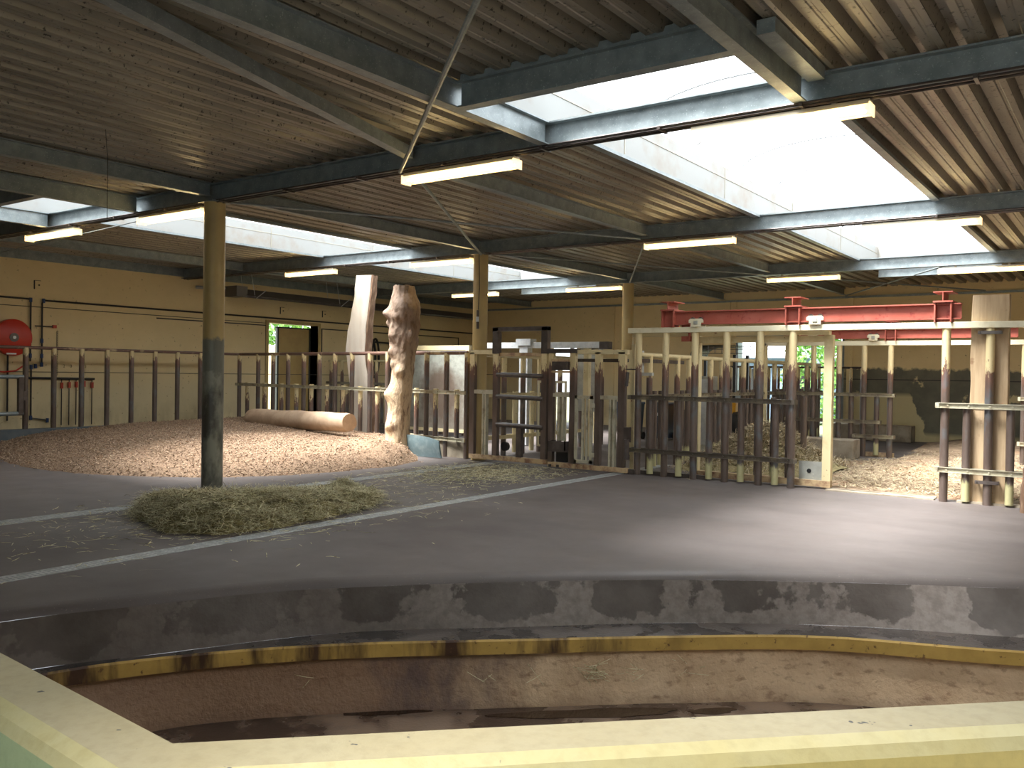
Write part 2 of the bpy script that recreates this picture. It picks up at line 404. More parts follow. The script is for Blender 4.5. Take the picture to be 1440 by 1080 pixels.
# ---- moat outline
Ecur = [(-6.7, -4), (-6.7, -1), (-6.69, 1.6), (-6.52, 2.95), (-6.15, 3.81), (-5.62, 4.86), (-4.45, 6.18), (-3.28, 7.25), (-2.03, 8.12), (-.79, 8.84), (1.0, 9.75), (4, 11.1), (9, 12.6)]
Scur = [(-6.6, -4), (-6.6, -1), (-6.6, 1.6), (-6.46, 3.0), (-6.05, 3.86), (-5.37, 5.1), (-4.33, 6.15), (-3.22, 7.2), (-2.03, 8.02), (-.77, 8.6), (1.05, 9.55), (4.05, 10.95), (9, 12.4)]
Lcur = [(-6.45, -4), (-6.45, -1), (-6.42, 1.6), (-6.34, 3.0), (-5.92, 3.95), (-5.16, 4.93), (-4.16, 5.87), (-3.09, 6.85), (-2.12, 7.60), (-.72, 8.2), (1.1, 9.2), (4.1, 10.6), (9, 12.0)]
Bcur = [(-6.4, -4), (-6.4, -1), (-6.37, 1.6), (-6.26, 2.9), (-5.9, 4.0), (-5.14, 4.92), (-4.13, 5.86), (-3.06, 6.83), (-2.10, 7.56), (-.70, 8.17), (1.12, 9.17), (4.12, 10.57), (9, 11.97)]
def cr(P, m=8, tension=.5):
    out = []
    n = len(P)
    for i in range(n-1):
        p0 = Vector(P[max(i-1, 0)]); p1 = Vector(P[i]); p2 = Vector(P[i+1]); p3 = Vector(P[min(i+2, n-1)])
        for k in range(m):
            t = k/m
            out.append(.5*((2*p1)+(-p0+p2)*t+(2*p0-5*p1+4*p2-p3)*t*t+(-p0+3*p1-3*p2+p3)*t**3))
    out.append(Vector(P[-1])); return out
E_, S_, L_, B_ = cr(Ecur), cr(Scur), cr(Lcur), cr(Bcur)
ZS, ZL, ZF = -.43, -.555, -.98
def nrm(P, i):
    d = (P[min(i+1, len(P)-1)]-P[max(i-1, 0)]).normalized(); return Vector((d.y, -d.x))   # towards the moat
# floor with rounded lip
fl = MB()
inner = [(E_[i]-nrm(E_, i)*.12) for i in range(len(E_))]
poly = [(p.x, p.y, 0) for p in inner]+[(9, YK+.3, 0), (XL-.3, YK+.3, 0), (XL-.3, -4, 0)]
fl.add(poly, [tuple(range(len(poly)-1, -1, -1))])
rows = []
for off, z in ((-.12, 0), (-.06, -.004), (-.02, -.015), (.01, -.035), (.025, -.06)):
    rows.append([(E_[i].x+nrm(E_, i).x*off, E_[i].y+nrm(E_, i).y*off, z) for i in range(len(E_))])
fl.grid(rows)
fo = struct('floor', fl, 'floor', smooth='auto')
st = MB(); rows = []
for k in range(7):
    t = k/6
    rw = []
    for i in range(len(E_)):
        a = E_[i]+nrm(E_, i)*.025; p = a.lerp(S_[i], t); z = -.06+(ZS+.06)*t
        w = mnoise.noise(Vector((p.x*1.7, p.y*1.7, z*3)))*.012
        rw.append((p.x+w, p.y+w, z))
    rows.append(rw)
st.grid(rows); struct('wall_moat_step', st, 'moat_step', smooth=True)
lg = MB(); lg.grid([[(p.x, p.y, ZS) for p in S_], [(p.x, p.y, ZS-.004) for p in L_]]); struct('trim_1', lg, 'ledge', smooth=True)
lp = MB(); lp.grid([[(p.x, p.y, ZS-.004) for p in L_], [(p.x+nrm(L_, i).x*.012, p.y+nrm(L_, i).y*.012, ZS-.02) for i, p in enumerate(L_)],
                    [(p.x+nrm(L_, i).x*.012, p.y+nrm(L_, i).y*.012, ZL) for i, p in enumerate(L_)],
                    [(p.x-nrm(L_, i).x*.05, p.y-nrm(L_, i).y*.05, ZL-.01) for i, p in enumerate(L_)]]); struct('trim_2', lp, 'lip')
lw = MB(); rows = []
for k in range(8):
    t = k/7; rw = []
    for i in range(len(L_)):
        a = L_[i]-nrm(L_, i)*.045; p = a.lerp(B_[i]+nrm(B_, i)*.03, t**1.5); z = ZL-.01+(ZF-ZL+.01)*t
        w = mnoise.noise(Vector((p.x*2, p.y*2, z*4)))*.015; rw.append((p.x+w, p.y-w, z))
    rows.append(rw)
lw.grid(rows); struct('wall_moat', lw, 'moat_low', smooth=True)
# parapet line (inner edge) and moat floor
PI_ = [Vector((-8.0, 1.45)), Vector((-1.56, 1.04)), Vector((6.6, 9.15))]
PI_[0] = Vector((-6.3, 1.35))
mf = MB(); pl = [(p.x+nrm(B_, i).x*-.06, p.y+nrm(B_, i).y*-.06, ZF) for i, p in enumerate(B_)]+[(9, -4, ZF)]
mf.add(pl, [tuple(range(len(pl)-1, -1, -1))]); struct('floor_moat', mf, 'moat_floor')
# visitor floor and parapet
def offs(P, d):
    out = []
    for i, p in enumerate(P):
        if i == 0: dd = (P[1]-P[0]).normalized(); out.append(p+Vector((dd.y, -dd.x))*d)
        elif i == len(P)-1: dd = (P[-1]-P[-2]).normalized(); out.append(p+Vector((dd.y, -dd.x))*d)
        else:
            a = (p-P[i-1]).normalized(); b = (P[i+1]-p).normalized(); na = Vector((a.y, -a.x)); nb = Vector((b.y, -b.x)); q = (na+nb).normalized()
            out.append(p+q*(d/q.dot(na)))
    return out
def ring(d, z): return [(p.x, p.y, z) for p in offs(PI_, d)]
par = thing('wall_parapet', None, None, (-1.5, 1, ZF), kind='structure')
pt = MB(); pt.grid([ring(.0, .985), ring(.006, 1.0), ring(.128, 1.0)]); build('coping_top', pt, 'par_top', par)
pt = MB(); pt.grid([ring(.128, 1.0), ring(.155, .985), ring(.168, .96)]); build('coping_bevel', pt, 'par_bevel', par)
r0, r1 = ring(.168, .96), ring(.168, .1)
pt = MB(); pt.add([r0[0], r0[1], r1[1], r1[0]], [(0, 1, 2, 3)]); build('green_face', pt, 'par_green', par)
pt = MB(); pt.add([r0[1], r0[2], r1[2], r1[1]], [(0, 1, 2, 3)]); build('yellow_face', pt, 'par_face', par)
pt = MB(); pt.grid([ring(.0, .985), ring(0, ZF)]); build('moat_side_face', pt, 'par_top', par)
vf = MB(); q = ring(.16, .1); vf.add(q+[(9, 9.15, .1), (9, -4, .1), (-6.3, -4, .1)], [(0, 1, 2, 3, 4, 5)][::-1]); struct('floor_visitor', vf, 'concrete')

# ---- puddles
def puddle(cx, cy, ang, L, W, z, label, seed):
    random.seed(seed); m = MB(); n = 40; vs = []
    ph = [random.uniform(0, 6) for _ in range(4)]
    for k in range(n):
        a = 2*pi*k/n; r = 1+.14*sin(2*a+ph[0])+.10*sin(3*a+ph[1])+.06*sin(7*a+ph[2])
        u, v = L/2*cos(a)*r, W/2*sin(a)*r; vs.append((cx+u*cos(ang)-v*sin(ang), cy+u*sin(ang)+v*cos(ang), z+.004))
    bt = [(x, y, z-.002) for x, y, _ in vs]
    m.add(vs+bt, [tuple(range(n))]+[(k, n+k, n+(k+1) % n, (k+1) % n) for k in range(n)])
    tag(build('puddle', m, 'water', None), label, 'puddle', 'puddles on the moat floor')
puddle(-3.55, 6.12, radians(41), 1.35, .20, ZF, 'largest dark puddle along the foot of the moat wall, centre', 1)
puddle(-2.78, 6.78, radians(42), .42, .12, ZF, 'small rust-brown puddle right of the largest one on the moat floor', 2)
puddle(-5.80, 4.30, radians(46), .34, .08, ZF, 'leftmost thin puddle, close to the parapet corner', 3)
puddle(-4.85, 5.12, radians(44), .62, .09, ZF, 'long thin puddle left of the largest one on the moat floor', 4)

# ------------------------------------------------------------------ walls with openings
def wall_panel(m, axis, c0, c1, a0, a1, z0, z1, holes):
    """box wall; axis 'x': plane of constant x, spans a along y. holes: (a0,a1,z0,z1)"""
    cuts = sorted(set([a0, a1]+[h[0] for h in holes]+[h[1] for h in holes]))
    for i in range(len(cuts)-1):
        u, v = cuts[i], cuts[i+1]
        zz = [(z0, z1)]
        for h in holes:
            if h[0] <= u and h[1] >= v:
                zz = [(z0, h[2]), (h[3], z1)]
        for p, q in zz:
            if q-p < .01: continue
            if axis == 'x': m.box(c0, c1, u, v, p, q)
            else: m.box(u, v, c0, c1, p, q)
wl = MB(); wall_panel(wl, 'x', XL-.35, XL, -4.3, YK+.3, -.05, 4.6, [(16.8, 18.72, -.05, 3.12)])
struct('wall_left', wl, 'wall')
wb = MB(); wall_panel(wb, 'y', YK, YK+.35, XL, XR, -.05, 4.6, [(-17.45, -15.3, -.05, 2.75), (-10.36, -7.12, -.05, 3.03)])
struct('wall_back', wb, 'wall_back')
wr = MB(); wr.box(XR, XR+.3, -4.3, YK+.3, -1, 4.6); struct('wall_right', wr, 'wall')
wf = MB(); wall_panel(wf, 'y', -4.3, -4, XL-.3, XR+.3, -1, 4.6, [(-5.5, 3.5, .9, 3.6)]); struct('wall_front', wf, 'wall')
wn = thing('window_6', None, None, (-1, -4, .9), kind='structure')  # unseen window behind the camera, added to light moat wall and parapet
m_ = MB(); m_.box(-5.5, 3.5, -4.2, -4.1, .9, .96); m_.box(-5.5, 3.5, -4.2, -4.1, 3.54, 3.6)
for x_ in (-5.5, -2.5, .5, 3.44): m_.box(x_, x_+.06, -4.2, -4.1, .9, 3.6)
build('frame', m_, 'galv', wn)
m_ = MB(); m_.box(-5.5, 3.5, -4.16, -4.15, .9, 3.6); build('pane', m_, 'pane_glass', wn)
L_p = bpy.data.lights.new('window_portal', 'AREA'); L_p.shape = 'RECTANGLE'; L_p.size = 9; L_p.size_y = 2.7; L_p.cycles.is_portal = True
lo_ = bpy.data.objects.new('window_portal', L_p); C.objects.link(lo_); lo_.location = (-1, -4.0, 2.25); lo_.rotation_euler = (pi/2, 0, 0)
# flashing bands, joints, lining along the walls
t = MB(); t.box(XL, XL+.02, -4, YK, 4.18, 4.40); struct('trim_3', t, 'galv')
t = MB(); t.box(XL, XR, YK-.06, YK, 4.10, 4.16); struct('trim_4', t, 'galv')
t = MB(); t.box(XL, XL+.012, -4, YK, 1.60, 1.615); t.box(XL, -17.5, YK-.012, YK, 1.68, 1.70); t.box(-7.1, XR, YK-.015, YK, 1.72, 1.745); struct('trim_5', t, 'blackpipe')
t = MB()
for y0, y1 in ((13.2, 16.7), (18.9, 22.0), (22.1, 25.6)): t.box(XL, XL+.02, y0, y1, 3.02, 3.05)
for y in (16.7, 18.85, 22.0, 25.6): t.box(XL, XL+.02, y, y+.03, .1, 3.05)
struct('trim_6', t, 'blackpipe')
t = MB()
for x in (-14.9, -10.75, -10.55, -7.0, -3.3): t.box(x, x+.16, YK-.05, YK, 3.03 if x in (-10.75,) else 0, 4.12)
struct('trim_7', t, 'wall')
kb = MB(); kb.box(-20.15, -19.87, -4, 15.35, 0, .35); struct('baseboard_left', kb, 'kerb', bevel=.01)

# ---- corrugated ceiling
def deck(m, x0, x1, y0, y1, zl=4.40, zh=4.50, pitch=.29):
    k0 = int(math.floor(x0/pitch)); prof = []
    k = k0
    while k*pitch < x1:
        b = k*pitch
        for dx, z in ((0, zl), (.055, zl), (.065, zl+.006), (.085, zl+.006), (.095, zl), (.15, zl), (.185, zh), (.255, zh), (.29, zl)):
            x = b+dx
            if x0 <= x <= x1: prof.append((x, z))
        k += 1
    prof = sorted(set(prof)); prof = [(x0, zl-.01)]+prof+[(x1, zl-.01)]
    m.grid([[(x, y0, z) for x, z in prof], [(x, y1, z) for x, z in prof]])
    m.grid([[(x, y0, z+.008) for x, z in prof], [(x, y1, z+.008) for x, z in prof]])
dk = MB()
xs = [XL-.3]+[v for s_ in SKY for v in (s_[0], s_[1])]+[XR+.3]
FILL_HOLE = (-2.2, -1.3, -.9, .25); FILL_HOLE2 = (-.3, 2.9, -1.0, 5.2)  # out-of-view roof openings, added to brighten the parapet and the moat
for i in range(0, len(xs), 2):
    if xs[i] < FILL_HOLE[0] < xs[i+1]:
        deck(dk, xs[i], FILL_HOLE[0], -4.3, YK+.4); deck(dk, FILL_HOLE[1], FILL_HOLE2[0], -4.3, YK+.4); deck(dk, FILL_HOLE2[1], xs[i+1], -4.3, YK+.4)
        for H_ in (FILL_HOLE, FILL_HOLE2): deck(dk, H_[0], H_[1], -4.3, H_[2]); deck(dk, H_[0], H_[1], H_[3], YK+.4)
    else: deck(dk, xs[i], xs[i+1], -4.3, YK+.4)
for s_ in SKY:
    deck(dk, s_[0], s_[1], -4.3, SY0); deck(dk, s_[0], s_[1], SY1, YK+.4)
struct('ceiling', dk, 'deck')

# ---- roof lights; the last two are unseen openings added for their daylight
for n, (a, b, SY0, SY1) in enumerate([q+(6.34, 21.75) for q in SKY]+[FILL_HOLE, FILL_HOLE2]):
    w = thing('window_%d' % (n+1), None, None, (a, SY0, 4.4), kind='structure')
    m = MB(); zt = 4.84
    m.box(a-.05, a, SY0-.05, SY1+.05, 4.375, zt); m.box(b, b+.05, SY0-.05, SY1+.05, 4.375, zt)
    m.box(a, b, SY0-.05, SY0, 4.36, zt); m.box(a, b, SY1, SY1+.05, 4.38, zt)
    cl_ = build('curb_lining', m, 'white_panel', w)
    m = MB()
    for x in (a, b):
        sgn = 1 if x == a else -1
        m.box(min(x, x+sgn*.008), max(x, x+sgn*.008), SY0, SY1, zt-.165, zt-.155)
        for y in ((9.3, 12.4, 15.5, 18.6) if n < 3 else (.3,)): m.box(min(x, x+sgn*.008), max(x, x+sgn*.008), y, y+.008, 4.38, zt)
    build('lining_joint', m, 'lampbase', cl_)
    cx, hw, rise, N = (a+b)/2, (b-a)/2+.04, .42, 14
    def arc(y, dr=0): return [(cx-hw*cos(pi*k/N), y, zt+(rise+dr)*sin(pi*k/N)**.9) for k in range(N+1)]
    m = MB(); m.grid([arc(SY0-.04), arc(SY1+.04)]); build('glazing', m, 'glazing', w, smooth=True)
    for y in (SY0-.04, SY1+.04):
        m = MB(); A = arc(y); m.add(A, [tuple(range(len(A)))]); build('end_pane', m, 'glazing', w)
    y = 6.6
    while y < SY1:
        m = MB(); m.tube(arc(y, -.02), .014, 6); build('arch_rib', m, 'galv_bright', w); y += 1.6
    # portal for sampling the sky through the opening
    L = bpy.data.lights.new('skylight_portal', 'AREA'); L.shape = 'RECTANGLE'; L.size = b-a; L.size_y = SY1-SY0; L.cycles.is_portal = True
    lo = bpy.data.objects.new('skylight_portal', L); C.objects.link(lo); lo.location = (cx, (SY0+SY1)/2, zt-.01)

# ---- roof steel
SY0, SY1 = 6.34, 21.75
zc = (ZB0+ZB1)/2
BL = ['galvanised roof beam nearest the visitor parapet, mostly above the frame', 'long galvanised roof beam resting on the nearest column, crossing below the big skylight',
      'second galvanised roof beam back, resting on the column by the double gates', 'third galvanised roof beam back, resting on the farthest round column', 'roof beam running along the top of the back wall']
for i, y in enumerate(YB[1:4]):
    m = MB(); m.ibeam((XL, y, zc), (XR, y, zc), .16, ZB1-ZB0)
    tag(build('roof_beam', m, 'galv'), BL[i+1], 'beam', 'roof beams across the hall')
PL = []
def purlin(x, y0, y1, label, w=.11, h=.19, z=None):
    m = MB(); z = ZB1-h/2 if z is None else z
    m.ibeam((x, y0+.09, z), (x, y1-.09, z), w, h, .01, .012); tag(build('roof_purlin', m, 'galv'), label, 'purlin', 'roof purlins running to the back')
bays = [(-4, YB[1]), (YB[1], YB[2]), (YB[2], YB[3]), (YB[3], YK)]
bn = ['in the front bay', 'in the second bay from the front', 'in the third bay from the front', 'in the last bay before the back wall']
for x, nm in ((-18.2, 'purlin nearest the left wall'), (-10.8, 'purlin on the column line'), (-7.1, 'purlin midway between columns and large skylight'), (.1, 'purlin right of the large skylight')):
    for k, (y0, y1) in enumerate(bays):
        if k == 0 and x in (-7.1, .1, -18.2): continue
        if x == .1 and k != 3: continue
        purlin(x, y0, y1, nm+' '+bn[k])
for si, (a, b) in enumerate(SKY[:2]):
    wn = ('left skylight', 'large skylight')[si]
    for x, sd in ((a, 'left'), (b, 'right')):
        for k, (y0, y1) in enumerate(bays):
            if k == 3: y1 = SY1
            m = MB(); xx = x+(-.055 if sd == 'left' else .055)
            if k == 0: m.ibeam((xx, y0+.09, zc), (xx, y1-.09, zc), .11, ZB1-ZB0-.01, .01, .014)
            else:
                xa = x-.10 if sd == 'left' else x; m.box(xa, xa+.10, y0+.09, y1-.09 if k < 3 else y1, 4.335, 4.375)
            tag(build('skylight_edge_beam', m, 'galv'), 'steel edge beam on the %s side of the %s %s' % (sd, wn, bn[k]), 'beam', 'edge beams of the skylights')
    for y, nm in ((SY0-.12, 'near'), (SY1+.1, 'far')):
        m = MB(); m.ibeam((a, y, zc), (b, y, zc), .12, ZB1-ZB0-.01); m.box(a, b, y-.03, y+.03, ZB1-.005, 4.44)
        tag(build('skylight_trimmer', m, 'galv'), 'dark steel trimmer closing the %s end of the %s' % (nm, wn), 'beam')
# box next to near right edge of big skylight
m = MB(); m.box(-2.36, -2.22, 6.35, 7.6, 4.28, 4.39); tag(build('steel_stub', m, 'galv'), 'short steel box section beside the large skylight, right of its near end', 'steel section')
# wind bracing
def rod(p0, p1, r, label, mat='galv', flat=None):
    m = MB()
    if flat: m.bar(p0, p1, flat[0], flat[1])
    else: m.tube([p0, p1], r, 8)
    tag(build('brace_rod', m, mat), label, 'brace', 'wind braces under the roof')
rod((-10.72, 7.9, 4.14), (-7.18, 13.85, 4.14), .018, 'thin brace from the top of the nearest column to the second beam')
rod((-7.16, 7.9, 4.16), (-10.7, 13.86, 4.10), .022, 'thin brace from the near lamp to the column by the gates')
rod((-7.14, 7.66, 4.10), (-2.55, 3.6, 4.12), .024, 'long slanting brace rod above the nearest lamp')
rod((-6.95, 7.60, 4.28), (-5.35, 1.6, 4.32), .1, 'wide dark brace below the corrugated roof at upper left', flat=(.12, .12))
rod((-10.7, 20.12, 4.12), (-7.2, 14.1, 4.15), .018, 'thin brace from the farthest column back to the second beam')
rod((-7.2, 20.1, 4.14), (-10.7, 14.12, 4.14), .016, 'thin brace crossing behind the gate column')
rod((-10.9, 7.7, 4.08), (-19.6, 8.6, 4.05), .008, 'thin wire stretched left from the nearest column top')
rod((-7.0, 20.35, 4.15), (-3.4, 26.4, 4.15), .02, 'brace in the last bay over the red beams, left')
rod((-3.4, 20.35, 4.15), (-7.0, 26.4, 4.15), .02, 'brace in the last bay over the red beams, right')
# conduits on beams
for y, lb in ((7.755, 'cable conduits clipped under the nearest long beam'), (13.99, 'cable conduits clipped under the second beam')):
    t_ = thing('cable_conduit', lb, 'conduit', (-8, y, 4.1), 'cable conduits under the beams')
    for dy, dz, r in ((-.06, -.02, .012), (-.095, .0, .010), (.03, -.018, .014)):
        m = MB(); m.tube([(XL+.1, y+dy, ZB0+dz), (XR-.2, y+dy, ZB0+dz)], r, 6); build('conduit', m, 'dark_steel', t_)
    m = MB(); x = -20
    while x < 3:
        m.box(x, x+.03, y-.12, y+.06, ZB0-.035, ZB0-.0); x += 1.35
    o = build('clip', m, 'dark_steel', t_); o['kind'] = 'stuff'
    o.name = 'clips'
# columns
CLB = ['nearest round steel support column, dark rubbed paint on its lower half', 'round yellow support column beside the double gates', 'farthest round yellow column, left of the red beams']
for i, y in enumerate(YB[1:4]):
    m = MB(); m.tube([(-10.8, y, 0), (-10.8, y, ZB0-.02)], .148, 32)
    c = thing('support_column', CLB[i], 'column', (-10.8, y, 0), 'round support columns'); build('shaft', m, 'column', c, smooth='auto')
    m = MB(); m.box(-10.97, -10.63, y-.17, y+.17, ZB0-.02, ZB0); build('cap_plate', m, 'galv', c)
# ------------------------------------------------------------------ fluorescent lamps
def make_lamp(x, y, z, label):
    g = thing('fluorescent_lamp', label, 'lamp', (x, y, z), 'fluorescent lamps under the beams')
    L = 1.6
    m = MB(); m.prism([(-.06, 0), (.06, 0), (.05, .045), (-.05, .045)], (x, y, z+.085), (x+L, y, z+.085)); m.box(x+.3, x+.34, y-.02, y+.02, z+.12, z+.17); m.box(x+1.28, x+1.32, y-.02, y+.02, z+.12, z+.17)
    build('housing', m, 'lampbase', g)
    m = MB(); m.prism([(-.075, .085), (-.08, .05), (-.05, .008), (0, 0), (.05, .008), (.08, .05), (.075, .085)], (x, y, z), (x+L, y, z)); df = build('diffuser', m, 'cover', g)
    for dy in (-.03, .03):
        m = MB(); m.tube([(x+.05, y+dy, z+.05), (x+L-.05, y+dy, z+.05)], .014, 8); build('tube', m, 'tube', g)
    for k in (0, 1):
        m = MB(); xx = x-.012 if k == 0 else x+L; m.box(xx, xx+.012, y-.082, y+.082, z+.0, z+.1); build('end_cap', m, 'cover', df)
    return g
LX = [-16.62, -12.64, -7.12, -3.48]
LD = {0: ['lit lamp at far left under the nearest long beam, below the left skylight', 'lit lamp touching the nearest column on its left side', 'largest warm lit lamp, under the beam at upper centre', 'lamp seen against the large bright skylight, on the nearest beam'],
      1: ['lit lamp on the second beam, above the pale leaning slab', 'lit lamp on the second beam just left of the gate column', 'lit lamp on the second beam at right of centre', 'lamp on the second beam in front of the skylight, upper right'],
      2: ['lit lamp on the third beam, half hidden behind the gate column', 'lit lamp on the third beam left of the farthest column', 'lit lamp on the third beam above the red beam', 'lit lamp on the third beam at the right edge, above the wooden plank']}
first = None
for j in range(3):
    for i, x in enumerate(LX):
        if j == 0 and i == 0: x = -16.15
        z = ZB0-.17
        if first is None: first = make_lamp(x, YB[j+1], z, LD[j][i])
        else: dup(first, (x, YB[j+1], z), LD[j][i])

# ------------------------------------------------------------------ fences
def channel(m, p0, p1, off, h=.075, lip=.03):
    """steel channel laid against the bars on the side given by off"""
    p0, p1 = Vector(p0), Vector(p1); d = (p1-p0).normalized(); r = d.cross(Vector((0, 0, 1))).normalized()
    s = 1 if off > 0 else -1
    q0, q1 = p0+r*off, p1+r*off
    t = .008
    poly = [(0, -h/2), (s*lip, -h/2), (s*lip, -h/2+t), (s*t, -h/2+t), (s*t, h/2-t), (s*lip, h/2-t), (s*lip, h/2), (0, h/2)]
    if s < 0: poly = poly[::-1]
    m.prism(poly, q0, q1)
def bolts(m, p0, p1, off, step=.27):
    p0, p1 = Vector(p0), Vector(p1); L = (p1-p0).length; d = (p1-p0)/L; r = d.cross(Vector((0, 0, 1))).normalized(); s = 1 if off > 0 else -1
    k = step*.5
    while k < L:
        c = p0+d*k+r*off; m.tube([c, c+r*s*.022], .014, 6); k += step
def fence(t_, p0, p1, tall, ztop, zb, r, mat, shorts=(), zsh=(.1, 1.42), smat=None, rails=(), topr=None, topmat=None, rmat='channel', box=False, topbox=None):
    """posts at fractions of p0->p1"""
    p0, p1 = Vector(p0), Vector(p1)
    def P(s, z): q = p0.lerp(p1, s); return (q.x, q.y, z)
    for s in tall:
        m = MB()
        if box: m.bar(P(s, zb), P(s, ztop), r*2, r*2)
        else: m.tube([P(s, zb), P(s, ztop)], r, 14)
        build('post', m, mat, t_, smooth=False if box else 'auto')
    for s in shorts:
        m = MB(); m.tube([P(s, zsh[0]), P(s, zsh[1])], r*.95, 14); build('short_post', m, smat or mat, t_, smooth='auto')
    for z, s0, s1 in rails:
        m = MB(); a, b = P(s0, z), P(s1, z)
        channel(m, a, b, r+.001); channel(m, a, b, -r-.001); bolts(m, a, b, r+.006)
        for e in (a, b):
            d = (Vector(b)-Vector(a)).normalized(); rr = d.cross(Vector((0, 0, 1))); c = Vector(e)
            m.bar(c-rr*(r+.03), c+rr*(r+.03), .05, .075)
        build('rail', m, rmat, t_)
    if topr:
        m = MB(); m.tube([P(-.0, ztop), P(1.0, ztop)], topr, 12); build('top_rail', m, topmat or mat, t_, smooth='auto')
    if topbox:
        m = MB(); m.bar(P(0, ztop+topbox[1]/2), P(1, ztop+topbox[1]/2), topbox[0], topbox[1]); build('top_rail', m, topmat or mat, t_)

# left fence on the kerb
g = thing('steel_railing', 'brown pipe railing on the grey kerb along the left wall', 'railing', (-20, 12, .35))
ys = [8.3, 8.92, 9.54, 10.16, 10.80, 11.42, 12.04, 12.67, 13.30, 13.97, 14.6, 15.2]
fence(g, (-20, 8.1), (-20, 15.2), [(y-8.1)/7.1 for y in ys[:-1]], 2.15, .35, .058, 'worn_left', topr=.036, topmat='rail_brown')
# partition behind the mulch
PL0, PL1 = (-20, 15.2), (-11.08, 13.95)
g = thing('steel_barrier', 'long barrier of pipe posts behind the wood chip mound and lying log', 'barrier', (-15.5, 14.6, 0), 'pipe post barriers')
tallL = [0.0, 0.1081, 0.1899, 0.2682, 0.3467, 0.4219, 0.4939, 0.5691, 0.644, 0.7155, 0.784, 0.8623, 0.9318, 1.0]
shL = [0.0475, 0.1436, 0.2351, 0.3114, 0.3847, 0.4583, 0.5319, 0.6055, 0.6759, 0.7487, 0.8262, 0.895, 0.9678]
fence(g, PL0, PL1, tallL, 2.15, 0, .056, 'worn_left', shL, (.36, 1.40), 'short_left', [(1.335, -.005, 1.0), (.37, .78, 1.0)], .04, 'rail_brown', 'channel_pale')
m = MB(); m.box(-12.55, -11.1, 14.02, 14.12, 0, .36); build('kick_plate', m, 'concrete', g)
# fence of the next pen
g = thing('steel_barrier', 'worn pipe barrier in the pen beyond, seen through the mulch barrier', 'barrier', (-17, 19, 0), 'pipe post barriers')
fence(g, (-20.6, 19), (-15.2, 19), [.02, .11, .2, .29, .38, .47, .6, .72, .85, 1.0], 2.05, 0, .055, 'worn_back', [.06, .155, .245, .335, .425, .53, .66, .78, .92], (.2, 1.45), 'short_left', [(1.37, 0, 1)], .035, 'cream')

# right side: overhead rail and barriers, y = 13.9
YG = 13.9
g = thing('overhead_rail', 'long cream box rail over the barriers, carrying the red beam', 'rail', (-7.4, YG, 2.4))
m = MB(); m.box(-7.38, 2.0, YG-.07, YG+.07, 2.488, 2.578); build('beam', m, 'cream_white', g, bevel=.006)
m = MB(); m.box(-7.38, -3.95, YG+.1, YG+.24, 2.43, 2.487); build('guide_channel', m, 'cream', g)
fx0, fx1 = -7.33, -4.43
def fr(x): return (x-fx0)/(fx1-fx0)
g = thing('steel_barrier', 'barrier of tall cream-topped pipe posts right of the double gates', 'barrier', (-5.9, YG, 0), 'pipe post barriers')
fence(g, (fx0, YG), (fx1, YG), [fr(x) for x in (-7.19, -6.67, -6.13, -5.57, -5.0, -4.47)], 2.488, 0, .06, 'worn_right',
      [fr(x) for x in (-6.94, -6.40, -5.85, -5.30, -4.73)], (.03, 1.40), 'short_right', [(1.36, 0, 1), (.43, 0, 1)], rmat='channel_dark')
m = MB(); m.box(-7.4, -7.2, YG-.09, YG-.02, .0, .09); m.box(-7.2, -5.9, YG+.07, YG+.14, .0, .07); build('base_channel', m, 'dark_steel', g)
# sliding gate behind it
YS = 14.17
g = thing('sliding_gate', 'cream framed sliding gate standing half open beside the straw pen', 'gate', (-5, YS, 0))
for x, w in ((-6.19, .09), (-3.985, .13)):
    m = MB(); m.box(x-w/2, x+w/2, YS-.06, YS+.06, .131, 2.43); build('frame_post', m, 'cream', g)
m = MB(); m.box(-6.19, -3.92, YS-.06, YS+.06, .03, .13); build('bottom_rail', m, 'cream_rust', g)
m = MB(); m.box(-6.145, -4.05, YS-.05, YS+.05, 2.32, 2.42); build('top_rail', m, 'cream', g)
for x in (-5.12, -4.60):
    m = MB(); m.tube([(x, YS, .13), (x, YS, 2.32)], .058, 14); build('post', m, 'worn_right', g, smooth='auto')
for x in (-5.7, -4.86):
    m = MB(); m.tube([(x, YS, .13), (x, YS, 1.42)], .05, 12); build('short_post', m, 'short_right', g, smooth='auto')
m = MB(); m.box(-4.42, -4.05, YS-.02, YS+.0, .13, .42); fp = build('foot_plate', m, 'sheet', g)
m = MB(); m.tube([(-4.26, YS-.021, .27), (-4.26, YS-.026, .27)], .035, 12); build('plate_hole', m, 'black', fp)
m = MB(); m.tube([(-4.26, YS+.3, 0), (-4.26, YS+.3, 1.42)], .055, 12)
# right barrier
fx0, fx1 = -2.36, 1.6
g = thing('steel_barrier', 'barrier at the right edge with shiny pale rails clamped across its posts', 'barrier', (-1.9, YG, 0), 'pipe post barriers')
fence(g, (fx0, YG), (fx1, YG), [fr(x) for x in (-2.27, -1.71, -1.16, -.6, 0, .6, 1.2)], 2.488, 0, .058, 'worn_right',
      [fr(x) for x in (-1.985, -1.44, -.9, -.3, .3)], (.03, 1.40), 'short_right', [(1.385, 0, 1), (.465, 0, 1)], rmat='channel_pale')
for z in (.33, 2.43):
    m = MB(); m.box(-1.86, -1.56, YG-.075, YG+.0, z-.03, z+.015)
    for x in (-1.84, -1.58): m.tube([(x, YG-.09, z), (x, YG+.1, z)], .014, 8)
    build('clamp', m, 'dark_steel', g)
m = MB(); m.box(-2.1, -1.0, YG+.03, YG+.2, 0, .03); build('base_channel', m, 'concrete', g)
